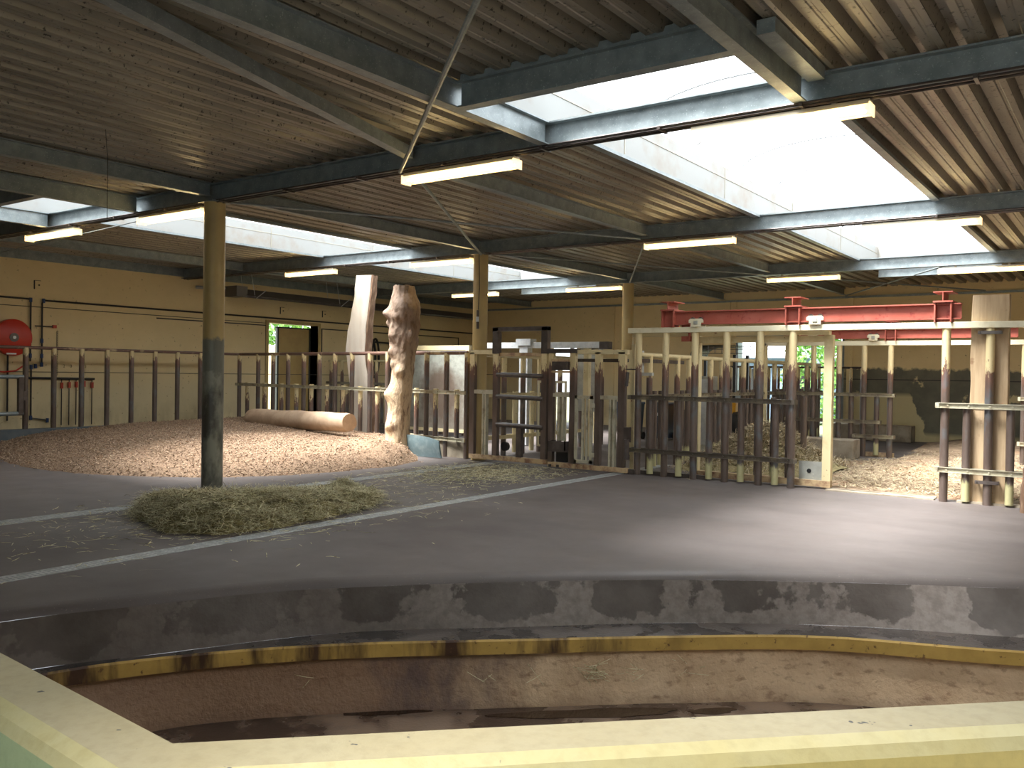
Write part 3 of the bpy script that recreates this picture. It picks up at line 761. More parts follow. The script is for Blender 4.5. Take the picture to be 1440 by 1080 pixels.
# sleeper
m = MB(); rows = []
for k in range(25):
    z = 2.96*k/24; e = .004*sin(z*5)+.004*sin(z*11+1)
    c = .006 if k in (0, 24) else 0
    rows.append([(-1.965+e+c, YG+.07, z), (-1.49+e*.5-c, YG+.07, z), (-1.49+e*.5-c, YG+.25, z), (-1.965+e+c, YG+.25, z)])
m.grid(rows, closed=True); m.add(rows[-1], [(0, 1, 2, 3)])
tag(build('timber_plank', m, 'wood', bevel=.012), 'tall thick timber plank strapped behind the right-hand barrier', 'plank')
# leaning weathered log at right edge
m = MB(); pts = [(-.98, 13.55, 0), (-1.02, 13.6, .8), (-1.0, 13.62, 1.5), (-1.14+.2, 13.66, 2.2), (-.85, 13.68, 2.36)]
rows = []
for k in range(30):
    z = 2.35*k/29; rw = []
    for a in range(18):
        th = 2*pi*a/18; p = Vector((cos(th), sin(th), z*1.3)); r = .24+.05*mnoise.noise(p*1.6)+.02*mnoise.noise(p*6)
        r *= (1 if z < 1.8 else 1-.25*(z-1.8))
        rw.append((-1.02+r*cos(th)+.12*z/2.35, 13.5+r*sin(th)*.8, z))
    rows.append(rw)
m.grid(rows, True); m.add(rows[-1], [tuple(range(18))])
tag(build('weathered_log', m, 'bark', smooth=True), 'dark standing log cut off by the right edge of the picture', 'log')

# ---- red beams and trolleys
def redset(t_, y, xs, x0, x1, zr, zb=.25, hb=.24, ht=.39):
    m = MB(); m.ibeam((x0, y, zr+zb), (x1, y, zr+zb), .14, hb, .012, .018); build('i_beam', m, 'red_steel', t_)
    for x in xs:
        m = MB()
        m.box(x-.115, x-.095, y-.115, y+.115, zr, zr+ht); m.box(x+.095, x+.115, y-.115, y+.115, zr, zr+ht); m.box(x-.1, x+.1, y+.0, y+.015, zr, zr+ht); m.box(x-.13, x+.13, y-.13, y+.13, zr+ht-.01, zr+ht)
        hq = build('hanger_post', m, 'red_steel', t_)
        m = MB(); m.ibeam((x, y-.12, zr+ht+.075), (x, y+.3, zr+ht+.075), .26, .15, .014, .016); build('top_bracket', m, 'red_steel', hq)
g = thing('crane_beam', 'near red I-beam resting on the cream rail above the straw pen', 'steel beam', (-4.4, YG, 2.5), 'red steel beams over the pens')
redset(g, YG, (-6.6, -4.46, -2.31), -6.55, -2.08, 2.578, .155, .23, .29)
m = MB(); m.box(-6.44, -6.28, YG+.12, YG+.14, 2.34, 2.66); m.box(-6.29, -6.26, YG+.06, YG+.2, 2.34, 2.66); build('stop_plate', m, 'red_steel', g)
YR = 20.75
g = thing('crane_beam', 'far red I-beam behind the first, over the middle pen', 'steel beam', (-4.4, YR, 2.62), 'red steel beams over the pens')
redset(g, YR, (-6.6, -4.5), -6.9, -2.05, 2.600, .155, .21, .28)
def trolley(x, y, z, label, s=1):
    g = thing('beam_trolley', label, 'trolley', (x, y, z), 'trolleys hanging on the red beams')
    for k in (-1, 1):
        m = MB(); yy = y+k*.10*s
        m.prism([(-.13*s, .06*s), (.13*s, .06*s), (.13*s, .105*s), (.1*s, .13*s), (-.1*s, .13*s), (-.13*s, .105*s)], (x, yy-.008, z), (x, yy+.008, z))
        m.box(x-.09*s, x+.09*s, yy-.01, yy+.01, z-.005, z+.07*s); sp_ = build('side_plate', m, 'cream_white', g)
        if k == -1: s0 = sp_
    m = MB()
    for dx in (-.07, .07):
        m.tube([(x+dx*s, y-.085*s, z+.115*s), (x+dx*s, y-.05*s, z+.115*s)], .042*s, 14); m.tube([(x+dx*s, y+.05*s, z+.115*s), (x+dx*s, y+.085*s, z+.115*s)], .042*s, 14)
    build('wheel', m, 'dark_steel', g)
    m = MB(); m.box(x-.035*s, x+.035*s, y-.123*s, y-.112*s, z+.035*s, z+.095*s); build('rating_plate', m, 'sheet', s0)
    m = MB(); m.tube([(x, y-.1*s, z-.0), (x, y+.1*s, z)], .02, 8); build('axle', m, 'cream', g)
trolley(-6.08, YG, 2.583, 'small cream trolley on the near red beam, left')
trolley(-4.11, YG, 2.583, 'small cream trolley on the near red beam, right of the middle hanger')
trolley(-6.2, YR, 2.61, 'small cream trolley on the far red beam, left')
trolley(-4.86, YR, 2.61, 'small cream trolley on the far red beam, right')

# ---- second row y = 20.75
fx0, fx1 = -7.40, -4.42
g = thing('steel_barrier', 'barrier of cream-topped posts in the middle pen below the far red beam', 'barrier', (-5.8, YR, 0), 'pipe post barriers')
fence(g, (fx0, YR), (fx1, YR), [fr(x) for x in (-6.80, -6.19, -5.61, -5.06, -4.50)], 2.50, 0, .06, 'worn_right', [fr(x) for x in (-6.45, -5.86, -5.33, -4.78)], (.05, 1.42), 'short_right', [(1.385, .2, 1), (.78, .2, .9), (.46, .72, 1)], rmat='channel')
m = MB(); m.box(-7.42, -7.30, YR-.06, YR+.06, 0, 2.55); build('frame_post', m, 'cream', g)
m = MB(); m.box(-5.3, -4.42, YR+.08, YR+.14, 0, .1); build('base_channel', m, 'cream_rust', g)
g = thing('overhead_rail', 'thinner cream rail over the middle pen, behind the red-beam rail', 'rail', (-4, YR, 2.5))
m = MB(); m.box(-7.42, 2.5, YR-.06, YR+.06, 2.50, 2.60); build('beam', m, 'cream_white', g)
fx0, fx1 = -2.0, 2.0
g = thing('steel_barrier', 'barrier glimpsed behind the timber plank at the right', 'barrier', (-1, YR, 0), 'pipe post barriers')
fence(g, (fx0, YR), (fx1, YR), [.02, .16, .3, .44], 2.50, 0, .06, 'worn_right', [.09, .23, .37], (.05, 1.42), 'short_right', [(1.385, 0, 1), (.46, 0, 1)], rmat='channel_pale')

# ---- side fences running to the back
g = thing('steel_barrier', 'side barrier running to the back from behind the gate column', 'barrier', (-7.4, 18, 0), 'pipe post barriers')
A0, A1 = (-7.4, 14.35), (-7.4, 25.4)
fa = [(y-14.35)/(25.4-14.35) for y in (14.75, 15.95, 16.5, 17.6, 18.2, 19.5, 20.3, 21.6, 22.4, 23.3, 24.2, 25.0)]
fence(g, A0, A1, fa, 2.12, 0, .058, 'worn_back', [q+.02 for q in fa]+[q+.045 for q in fa[:-1]], (.05, 1.46), 'short_right', [(1.36, 0, 1)], rmat='channel', topr=.045, topmat='cream')
m = MB(); m.box(-7.43, -7.37, 14.35, 16.2, 1.98, 2.05); build('lower_top_bar', m, 'dark_steel', g)
m = MB(); m.box(-7.5, -7.44, 14.5, 14.6, 1.75, 2.2); m.box(-7.5, -7.2, 14.45, 14.52, 1.74, 1.80); build('latch_bracket', m, 'galv_bright', g)
g = thing('steel_barrier', 'cream side barrier running back behind the left-hand gate', 'barrier', (-10.95, 16.5, 0), 'pipe post barriers')
A0, A1 = (-10.95, 14.3), (-10.95, 19.6)
fa = [(y-14.3)/5.3 for y in (15.05, 15.75, 16.4, 17.25, 18.2, 19.2)]
fence(g, A0, A1, fa, 2.12, 0, .058, 'worn_back', [q-.055 for q in fa], (.05, 1.36), 'cream', [(1.29, 0, .75), (.40, 0, .75)], rmat='cream', topr=.045, topmat='cream')
# back pen fence in front of opening
g = thing('steel_barrier', 'dark pipe barrier across the bright back opening', 'barrier', (-8.6, 25.4, 0), 'pipe post barriers')
fence(g, (-10.4, 25.6), (-6.3, 25.6), [k/14 for k in range(15)], 2.05, 0, .04, 'worn_back', topr=.03, topmat='dark_steel', rails=[(1.3, 0, 1)])

# ------------------------------------------------------------------ double gates
def gatebar(g, name, x0, x1, z0, z1, mat, y=13.95, d=.09, bevel=.004):
    m = MB(); m.box(x0, x1, y-d/2, y+d/2, z0, z1); return build(name, m, mat, g, bevel=bevel)
def gatepipe(g, name, p0, p1, r, mat):
    m = MB(); m.tube([p0, p1], r, 14); return build(name, m, mat, g, smooth='auto')
g = thing('steel_gate', 'left leaf of the double gates, with a dark raised portal frame', 'gate', (-10.95, 13.95, 0), 'double gates by the column')
gatebar(g, 'sill', -10.98, -9.12, .03, .12, 'cream_rust')
gatebar(g, 'frame_post', -10.98, -10.86, .12, 2.16, 'worn_gate')
gatebar(g, 'top_rail', -10.98, -10.3, 2.12, 2.20, 'cream'); gatebar(g, 'top_rail', -10.3, -9.2, 2.08, 2.15, 'cream_rust', 13.99)
gatebar(g, 'frame_post', -10.40, -10.28, .12, 2.62, 'worn_gate'); gatebar(g, 'frame_post', -9.25, -9.13, .12, 2.62, 'worn_gate')
for x in (-10.41, -9.255):
    gatebar(g, 'portal_post', x, x+.14, 2.13, 2.64, 'dark_steel', 13.95, .12)
gatebar(g, 'portal_head', -10.41, -9.115, 2.57, 2.65, 'dark_steel', 13.95, .12)
for z in (1.72, 1.29, .74):
    gatepipe(g, 'crossbar', (-10.30, 13.92, z), (-9.2, 13.92, z-.02), .045, 'dark_steel')
gatebar(g, 'lower_post', -9.82, -9.70, .12, .72, 'dark_steel')
gatebar(g, 'side_rail', -10.86, -10.40, 1.33, 1.41, 'channel_pale'); 
for x in (-10.66, -10.60): gatebar(g, 'thin_bar', x, x+.045, .12, 1.33, 'channel_pale')
m = MB(); m.tube([(-10.2, 14.05, .3), (-10.2, 14.12, .3)], .09, 14); build('gate_wheel', m, 'black', g)

g = thing('steel_gate', 'right leaf of the double gates, with a feeding tray and small wicket', 'gate', (-9.05, 13.95, 0), 'double gates by the column')
gatebar(g, 'sill', -9.08, -7.40, .0, .09, 'cream_rust')
for x0, x1 in ((-9.08, -8.98), (-8.62, -8.50), (-8.08, -7.96), (-7.60, -7.46)):
    gatebar(g, 'frame_post', x0, x1, .09, 2.16, 'worn_gate')
gatebar(g, 'head_cover', -9.10, -8.46, 2.14, 2.22, 'dark_steel', 13.95, .14)
gatebar(g, 'top_rail', -8.46, -7.42, 2.12, 2.20, 'cream')
gatebar(g, 'back_top_rail', -8.9, -7.5, 1.98, 2.04, 'dark_steel', 14.1, .05)
gatebar(g, 'mid_rail', -8.98, -8.62, 1.32, 1.39, 'channel_pale'); gatebar(g, 'mid_rail', -7.96, -7.60, 1.30, 1.37, 'channel_pale')
gatebar(g, 'hopper', -8.98, -8.64, 1.82, 1.98, 'dark_steel', 13.95, .2); gatebar(g, 'hopper_rim', -8.99, -8.62, 1.98, 2.03, 'cream_rust', 13.95, .22); gatebar(g, 'hopper_rim', -8.99, -8.62, 1.77, 1.81, 'cream_rust', 13.95, .22)
m = MB(); m.box(-9.0, -8.62, 13.78, 14.05, .30, .33); m.box(-9.0, -8.62, 13.78, 13.80, .33, .50); m.box(-9.0, -8.98, 13.78, 14.05, .33, .5); m.box(-8.64, -8.62, 13.78, 14.05, .33, .5)
build('feeding_tray', m, 'dark_steel', g); gatebar(g, 'lower_box', -8.9, -8.66, .10, .29, 'black', 14.0, .16)
for x in (-8.87, -8.78): gatebar(g, 'thin_bar', x, x+.04, .5, 1.32, 'channel_pale')
w = MB(); X0, X1 = -8.47, -8.10
for a, b, z0, z1 in ((X0, X0+.05, .12, 1.36), (X1-.05, X1, .12, 1.36), (X0, X1, .12, .18), (X0, X1, 1.30, 1.36), (-8.32, -8.28, .18, 1.30), (-8.23, -8.20, .18, 1.30)): w.box(a, b, 13.86, 13.90, z0, z1)
wo = build('wicket', w, 'channel_pale', g)
w = MB()
for z in (.28, 1.18): w.tube([(-8.08, 13.87, z-.04), (-8.08, 13.87, z+.04)], .03, 10)
build('hinge', w, 'channel_pale', wo)
for x in (-7.78, -7.70): gatebar(g, 'thin_bar', x, x+.04, .09, 1.30, 'channel_pale')
m = MB(); m.box(-7.46, -7.36, 13.88, 13.98, .55, .82); m.tube([(-7.38, 13.86, .25), (-7.38, 13.86, .6)], .05, 10); build('lock_case', m, 'dark_steel', g)
m = MB(); m.tube([(-7.42, 13.85, 1.85), (-7.2, 13.85, 1.85)], .012, 6); m.tube([(-7.40, 13.86, 1.55), (-7.38, 13.86, 1.8)], .03, 8); build('latch_chain', m, 'dark_steel', g)
m = MB(); 
for x in (-9.02, -8.85): m.tube([(x, 13.9, 0), (x, 13.9, .05)], .03, 8)
build('drop_bolt', m, 'dark_steel', g)
def refit(g, k=.9885):
    for o in g.children_recursive:
        wl_ = WL[g.name]
        for v in o.data.vertices:
            X, Y, Z = v.co.x+wl_.x, v.co.y+wl_.y, v.co.z+wl_.z
            v.co = (X*k-wl_.x, Y*k-wl_.y, (Z-1.75)*k+1.75-wl_.z)
for o in [q for q in C.objects if q.name.startswith('steel_gate')]: refit(o)
# slim cream posts between gate and barrier
m = MB(); m.box(-7.43, -7.36, 14.08, 14.15, 0, 2.30); tag(build('gate_post', m, 'cream'), 'slim cream post where the double gates meet the tall barrier', 'post')

# ------------------------------------------------------------------ things in the mulch corner
def dist_seg(p, a, b):
    ab = b-a; t = max(0, min(1, (p-a).dot(ab)/ab.dot(ab))); return (p-(a+ab*t)).length
FR = [Vector(q) for q in [(-19.86, 8.55), (-18.6, 8.2), (-17.6, 7.85), (-16.2, 7.5), (-15.07, 7.42), (-13.9, 7.6), (-13.0, 8.0), (-12.04, 8.67), (-11.45, 9.6), (-11.2, 10.7), (-11.15, 12.0), (-11.45, 12.9), (-12.05, 13.55), (-12.5, 14.1)]]
BKm = [Vector((-12.5, 14.15)), Vector((-19.9, 15.15)), Vector((-19.87, 8.55))]
PM = FR+BKm
def inside(p, P):
    c = False; n = len(P); j = n-1
    for i in range(n):
        if (P[i].y > p.y) != (P[j].y > p.y) and p.x < (P[j].x-P[i].x)*(p.y-P[i].y)/(P[j].y-P[i].y)+P[i].x: c = not c
        j = i
    return c
def mh(x, y):
    p = Vector((x, y))
    if not inside(p, PM): return -1
    d = min(dist_seg(p, FR[i], FR[i+1]) for i in range(len(FR)-1))
    h = .46*(1-math.exp(-(d/1.9)**1.25))+.05*min(d/.25, 1)
    if x > -14: 
        d2 = min(dist_seg(p, FR[i], FR[i+1]) for i in range(9, len(FR)-1)); h = max(h, .36*(1-math.exp(-(d2/.35)**1.2))*max(0, min(1, (y-11.3)/1.6)))
    h += .035*mnoise.noise(Vector((x*1.3, y*1.3, 2)))+.02*mnoise.noise(Vector((x*5, y*5, 3)))*min(d/.3, 1)+.012*mnoise.noise(Vector((x*14, y*14, 3)))*min(d/.3, 1)+(.07*mnoise.noise(Vector((x*4, y*4, 9)))+.05*mnoise.noise(Vector((x*9, y*9, 9))))*(1 if x > -13.2 and y > 11.3 else 0)*min(d/.2, 1)
    if x < -19.0: h = min(h, .46-.16*min(1, (-19.0-x)/.5))
    return max(h, .008)
m = MB(); st_ = .09; idx = {}
nx, ny = int(9.0/st_), int(8.0/st_)
for j in range(ny):
    for i in range(nx):
        x, y = -19.9+i*st_, 7.3+j*st_
        h = mh(x, y)
        idx[i, j] = (len(m.v), h >= 0); m.v.append((x, y, max(h, -.03)))
for j in range(ny-1):
    for i in range(nx-1):
        q = [idx[i, j], idx[i+1, j], idx[i+1, j+1], idx[i, j+1]]
        if any(a[1] for a in q): m.f.append(tuple(a[0] for a in q))
mo = thing('mulch_mound', 'broad mound of brown wood chips against the left railing', 'mulch', (-15.5, 11, 0), kind='stuff')
build('mulch_bed', m, 'mulch', mo, smooth=True)['kind'] = 'stuff'
random.seed(3); m = MB(); cnt = 0
while cnt < 15000:
    x, y = random.uniform(-19.8, -11.1), random.uniform(7.35, 15)
    if random.random() > 1.25-(y-7)/9: continue
    h = mh(x, y)
    if h < 0:
        if random.random() < .97: continue
        p = Vector((x, y))
        if min(dist_seg(p, FR[i], FR[i+1]) for i in range(len(FR)-1)) > .25 or x < -19.6 or y > 13.9: continue
        h = .0
    L, W, T = random.uniform(.02, .06), random.uniform(.008, .02), .006
    M3 = Matrix.Rotation(random.uniform(0, 6.28), 3, 'Z') @ Matrix.Rotation(random.gauss(0, .45), 3, 'Y') @ Matrix.Rotation(random.gauss(0, .4), 3, 'X')
    c = Vector((x, y, h+.012))
    v = [c+M3 @ Vector((a*L/2, b*W/2, e*T/2)) for a, b, e in ((-1, -1, -1), (1, -.6, -1), (1, .6, -1), (-1, 1, -1), (-1, -1, 1), (1, -.6, 1), (1, .6, 1), (-1, 1, 1))]
    m.add(v, [(4, 5, 6, 7), (0, 1, 5, 4), (1, 2, 6, 5), (2, 3, 7, 6), (3, 0, 4, 7)]); cnt += 1
build('wood_chip', m, 'chips', mo)['kind'] = 'stuff'

# lying log
def roundlog(name, p0, p1, r0, r1, mat, label, seed, n=22, seg=30, amp=.025, parent=None):
    p0, p1 = Vector(p0), Vector(p1); d = (p1-p0).normalized(); u = d.cross(Vector((0, 0, 1))).normalized(); w = u.cross(d)
    rows = []
    for k in range(seg+1):
        t_ = k/seg; c = p0.lerp(p1, t_); R = r0+(r1-r0)*t_
        e = min(t_, 1-t_)*seg; sh = 1 if e >= 1 else (.90 if e < .01 else .985)
        rows.append([tuple(c+(u*cos(a)+w*sin(a))*(R*sh*(1+amp*4*mnoise.noise(Vector((cos(a)*1.3+seed, sin(a)*1.3, t_*5)))+amp*mnoise.noise(Vector((cos(a)*5, sin(a)*5+seed, t_*20)))))) for a in [2*pi*q/n for q in range(n)]])
    m = MB(); m.grid(rows, True); m.add(rows[0], [tuple(range(n))]); m.add(rows[-1], [tuple(range(n-1, -1, -1))])
    return tag(build(name, m, mat, smooth='auto'), label, 'log')
roundlog('log', (-17.35, 13.55, .58), (-13.5, 13.05, .66), .215, .205, 'logwood', 'smooth bare log lying on the wood chips in front of the barrier', 2)
# leaning pale slab behind barrier
m = MB(); rows = []
P = [(-15.02, 15.0, 0, .50, .24), (-15.05, 14.98, .8, .50, .24), (-15.12, 14.95, 1.6, .52, .24), (-15.18, 14.92, 2.2, .52, .26), (-15.12, 14.9, 2.7, .50, .27), (-15.0, 14.88, 3.2, .44, .24), (-14.92, 14.86, 3.6, .44, .24), (-14.86, 14.84, 3.99, .42, .24)]
for k in range(29):
    s = k/4; i = min(int(s), 6); f = s-i; a, b = P[i], P[i+1]; cx, cy, z, w_, d_ = [a[q]*(1-f)+b[q]*f for q in range(5)]
    an = radians(12); rw = []
    N = 20
    for q in range(N):
        th = 2*pi*q/N; u = max(-1, min(1, 1.5*cos(th)))*w_/2; v = max(-1, min(1, 1.5*sin(th)))*d_/2
        j = .02*mnoise.noise(Vector((u*9, v*9, z*3)))
        rw.append((cx+(u+j)*cos(an)-v*sin(an), cy+(u)*sin(an)+(v+j)*cos(an), z))
    rows.append(rw)
m.grid(rows, True); m.add(rows[-1], [tuple(range(20))])
sl = thing('wooden_slab', 'tall pale wooden slab leaning upright behind the mulch barrier', 'slab', (-15.05, 14.95, 0))
build('sawn_face', m, 'palewood', sl, smooth='auto')
m = MB(); rows2 = [[(r[q][0]+.006, r[q][1], r[q][2]) for q in (18, 19, 0, 1, 2)] for r in rows]; rows3 = [[(p[0]+.045+.02*mnoise.noise(Vector((p[1]*5, p[2]*4, k))), p[1], p[2]) for k, p in enumerate(r)] for r in rows2]
for k in range(28):
    pass
m.grid(rows3); m.grid([[a[0], b[0]] for a, b in zip(rows2, rows3)]); m.grid([[a[-1], b[-1]] for a, b in zip(rows3, rows2)]); m.add([rows2[-1][0], rows2[-1][-1], rows3[-1][-1], rows3[-1][0]], [(0, 1, 2, 3)])
build('bark', m, 'bark', sl, smooth='auto')
# gnarled trunk in front
m = MB(); rows = []; N = 60
prof = [(0, .27), (.25, .25), (.6, .235), (1.0, .235), (1.3, .25), (1.5, .235), (1.9, .225), (2.3, .25), (2.7, .28), (3.0, .31), (3.2, .27), (3.35, .215), (3.52, .205)]
cxs = [(0, -12.60), (.5, -12.58), (1.2, -12.54), (2.0, -12.46), (2.8, -12.42), (3.52, -12.47)]
def interp(T, z):
    for i in range(len(T)-1):
        if z <= T[i+1][0]: f = (z-T[i][0])/(T[i+1][0]-T[i][0]); return T[i][1]*(1-f)+T[i+1][1]*f
    return T[-1][1]
knobs = [(3.9, 1.28, .10, .14), (4.6, .62, .09, .12), (5.2, 1.75, .06, .1), (4.2, 2.15, .07, .1), (3.4, 2.75, .11, .12), (3.9, 2.95, .10, .1), (3.2, 3.05, .08, .1), (4.4, 2.5, .09, .12), (5.6, 3.05, .13, .2), (5.9, 2.5, .07, .15), (4.9, 2.85, .06, .1), (3.6, 2.3, .05, .08), (4.3, 1.9, .05, .08)]
for k in range(150):
    z = 3.52*k/149; R = interp(prof, z); cx = interp(cxs, z); rw = []
    for q in range(N):
        th = 2*pi*q/N; p = Vector((cos(th), sin(th), z)); up = max(0, min(1, (z-1.6)/.9))
        r = R*(1+.09*mnoise.noise(Vector((p.x*1.4, p.y*1.4, z*.9)))+.05*mnoise.noise(Vector((p.x*3.5, p.y*3.5, z*1.2)))+(.05+.16*up)*max(0, mnoise.noise(Vector((p.x*4, p.y*4, z*5))))+.04*mnoise.noise(Vector((p.x*9, p.y*9, z*12)))*up+(.10*abs(mnoise.noise(Vector((p.x*5+3, p.y*5, z*4))))+.06*abs(mnoise.noise(Vector((p.x*10+3, p.y*10, z*9)))))*up-.03*abs(mnoise.noise(Vector((p.x*6+3, p.y*6, z*1.2)))))
        for ka, kz, kh, kr in knobs:
            da = (th-ka+pi) % (2*pi)-pi; dd = (da*R)**2+(z-kz)**2; r += kh*math.exp(-dd/(kr*kr))
        rw.append((cx+r*cos(th), 13.55+r*sin(th), z))
    rows.append(rw)
m.grid(rows, True); m.add([(p[0], p[1], p[2]+.02*sin(i)) for i, p in enumerate(rows[-1])], [tuple(range(N))])
tag(build('dead_tree', m, 'trunk', smooth=True), 'gnarled knobbly tree trunk standing at the end of the mulch mound', 'tree trunk')
# curved blue plate
m = MB(); rows = []
for k in range(11):
    t_ = k/10; x = -12.38+.98*t_; rows.append([(x, 13.66-.09*sin(j/6*pi*.5)-.10*t_, (.0+.02*t_)+(.44-.10*(t_**3))*j/6) for j in range(7)])
m.grid(rows); m.grid([[(p[0], p[1]+.02, p[2]) for p in r] for r in rows])
m.add([rows[-1][0], rows[-1][-1], tuple(Vector(rows[-1][-1])+Vector((0, .02, 0))), tuple(Vector(rows[-1][0])+Vector((0, .02, 0)))], [(0, 1, 2, 3)])
m.grid([[r[-1] for r in rows], [(r[-1][0], r[-1][1]+.02, r[-1][2]) for r in rows]])
tag(build('steel_plate', m, 'blueplate', smooth='auto'), 'curved blue-grey plate standing at the foot of the barrier beside the trunk', 'plate')

# ------------------------------------------------------------------ hay and straw
def strands(m, n, fn, Lr=(.12, .34), w=.005, lift=.02, seed=1, tilt=.35):
    random.seed(seed)
    k = 0
    while k < n:
        q = fn()
        if q is None: continue
        x, y, z = q; a = random.uniform(0, 6.28); L = random.uniform(*Lr); el = random.gauss(.06, tilt)
        d = Vector((cos(a)*cos(el), sin(a)*cos(el), sin(el))); s_ = Vector((-sin(a), cos(a), random.uniform(-.6, .6))).normalized()*w*random.uniform(.6, 1.3)
        c = Vector((x, y, z+random.uniform(.0, lift))); sag = random.uniform(-.12, .18)*L
        b = s_.cross(d)*sag*20
        p = [c-d*L/2, c-d*L/6+Vector((0, 0, sag*.5))+s_*sag*12, c+d*L/6+Vector((0, 0, sag*.5))+s_*sag*12, c+d*L/2]
        for t_ in p: t_.z = max(t_.z, .006)
        v = []
        for i, t_ in enumerate(p): 
            ww = s_*(1 if i in (1, 2) else .5); v += [t_-ww, t_+ww]
        m.add(v, [(0, 1, 3, 2), (2, 3, 5, 4), (4, 5, 7, 6)]); k += 1
    return m
HP = [Vector(q) for q in [(-9.95, 6.05), (-9.1, 5.62), (-8.35, 5.42), (-7.85, 5.75), (-7.72, 6.5), (-7.8, 7.3), (-7.95, 8.1), (-8.4, 8.75), (-9.0, 9.0), (-9.45, 8.7), (-9.75, 8.1), (-10.2, 7.7), (-10.35, 7.1), (-10.25, 6.5)]]
def hh(x, y):
    p = Vector((x, y)); n = len(HP)
    w = Vector((x+.12*mnoise.noise(Vector((x*2.5, y*2.5, 0))), y+.12*mnoise.noise(Vector((x*2.5, y*2.5, 5)))))
    if not inside(w, HP): return -1
    d = min(dist_seg(w, HP[i], HP[(i+1) % n]) for i in range(n))
    H = .30 if y < 7.3 else .30-.17*min(1, (y-7.3)/1.2)
    if y < 8: H *= .72+.28*min(1, max(0, (-7.6-x)/1.4))
    h = H*(1-math.exp(-(d/.20)**1.1))
    h += (.06*mnoise.noise(Vector((x*2.2, y*2.2, 1)))+.11*mnoise.noise(Vector((x*4.2, y*4.2, 1)))+.05*mnoise.noise(Vector((x*14, y*14, 1))))*min(1, d/.15)
    h = min(h, max(.02, 1.72-.134*(.81*-x+.587*y)+.03*mnoise.noise(Vector((x*5, y*5, 7)))))
    h += .16*math.exp(-((x+9.15)**2+(y-8.72)**2)/.03)
    return max(h, .01)
m = MB(); st_ = .05; idx = {}; nx, ny = int(3/st_), int(4.2/st_)
for j in range(ny):
    for i in range(nx):
        x, y = -10.6+i*st_, 5.1+j*st_; h = hh(x, y); idx[i, j] = (len(m.v), h >= 0); m.v.append((x, y, max(h-.02, -.02)))
for j in range(ny-1):
    for i in range(nx-1):
        q = [idx[i, j], idx[i+1, j], idx[i+1, j+1], idx[i, j+1]]
        if any(a[1] for a in q): m.f.append(tuple(a[0] for a in q))
hp = thing('hay_pile', 'heap of green-brown hay on the floor in front of the nearest column', 'hay', (-9, 7, 0), kind='stuff')
build('hay_core', m, 'hay_core', hp, smooth=True)['kind'] = 'stuff'
def f1():
    x, y = random.uniform(-10.5, -7.6), random.uniform(5.2, 9.2); h = hh(x, y)
    return None if h < 0 else (x, y, h)
def f2():
    x, y = random.gauss(-8.9, .9), random.gauss(7.1, 1.4)
    if hh(x, y) >= 0 or (x+10.8)**2+(y-7.755)**2 < .1: return None
    return (x, y, .004)
m = MB(); strands(m, 20000, f1, (.12, .36), .0038, .04, 5, .24); strands(m, 900, f2, (.05, .22), .004, .004, 6, .05)
build('hay_strand', m, 'hay', hp)['kind'] = 'stuff'
def f3():
    x, y = random.gauss(-9.3, .75), random.gauss(12.1, .9)
    if x > -7.9 or x < -10.7 or y > 13.7: return None
    return (x, y, .004)
m = MB(); strands(m, 3000, f3, (.05, .2), .0045, .015, 8, .08)
m.add([(-10, 11.4, .002), (-9.0, 11.0, .002), (-8.3, 12.3, .002), (-8.6, 13.3, .002), (-9.8, 13.0, .002)], [])
tag(build('loose_hay', m, 'hay'), 'thin scatter of loose hay on the floor in front of the double gates', 'hay', kind='stuff')
m = MB(); random.seed(21)
for cx, cy, cz, n in ((-3.62, 6.31, -.72, 22), (-3.35, 6.52, -.70, 8), (-4.0, 5.95, -.76, 3), (-4.3, 5.65, -.72, 3), (-3.02, 6.86, -.68, 5), (-5.3, 4.72, -.70, 3)):
    for k in range(n):
        a = radians(42)+random.gauss(0, .5); L = random.uniform(.06, .22); c = Vector((cx+random.gauss(0, .05), cy+random.gauss(0, .05), cz+random.gauss(0, .04)))
        d_ = Vector((cos(a), sin(a), random.gauss(-.2, .5))).normalized()*L; nn = Vector((.012, -.012, 0))
        m.tube([c-d_/2, c+nn*.5, c+d_/2], .0022, 4)
tag(build('hay_wisp', m, 'hay'), 'few stray hay stalks stuck on the moat wall', 'hay', kind='stuff')
g = thing('hanging_string', 'thin dark string hanging from the roof at upper left', 'string', (-9.0, 5.3, 3.4))
m = MB(); m.tube([(-9.45, 5.35, 4.40), (-9.44, 5.36, 4.2), (-9.40, 5.35, 4.1), (-9.40, 5.35, 3.4)], .004, 5); build('string', m, 'blackpipe', g)
# hay rack heap behind the tall barrier
m = MB(); random.seed(12)
def g1():
    x, y = random.gauss(-5.9, .62), random.gauss(16.6, .7)
    if x < -7.25 or x > -4.5: return None
    h = .85*math.exp(-((x+5.8)**2/1.0+(y-16.6)**2/1.2)); return (x, y, h*random.uniform(.85, 1))
hb = thing('hay_pile', 'tall heap of pale hay behind the tall barrier posts', 'hay', (-5.9, 16.6, 0), kind='stuff')
mm = MB(); rows = [[(-7.2+i*.12, 15.0+j*.14, max(.86*math.exp(-((-7.2+i*.12+5.8)**2/1.0+(15.0+j*.14-16.6)**2/1.2))-.05, -.01)) for i in range(24)] for j in range(24)]
mm.grid(rows); build('hay_core', mm, 'hay_core', hb, smooth=True)['kind'] = 'stuff'
strands(m, 11000, g1, (.12, .35), .0055, .04, 12, .45); build('hay_strand', m, 'straw', hb)['kind'] = 'stuff'
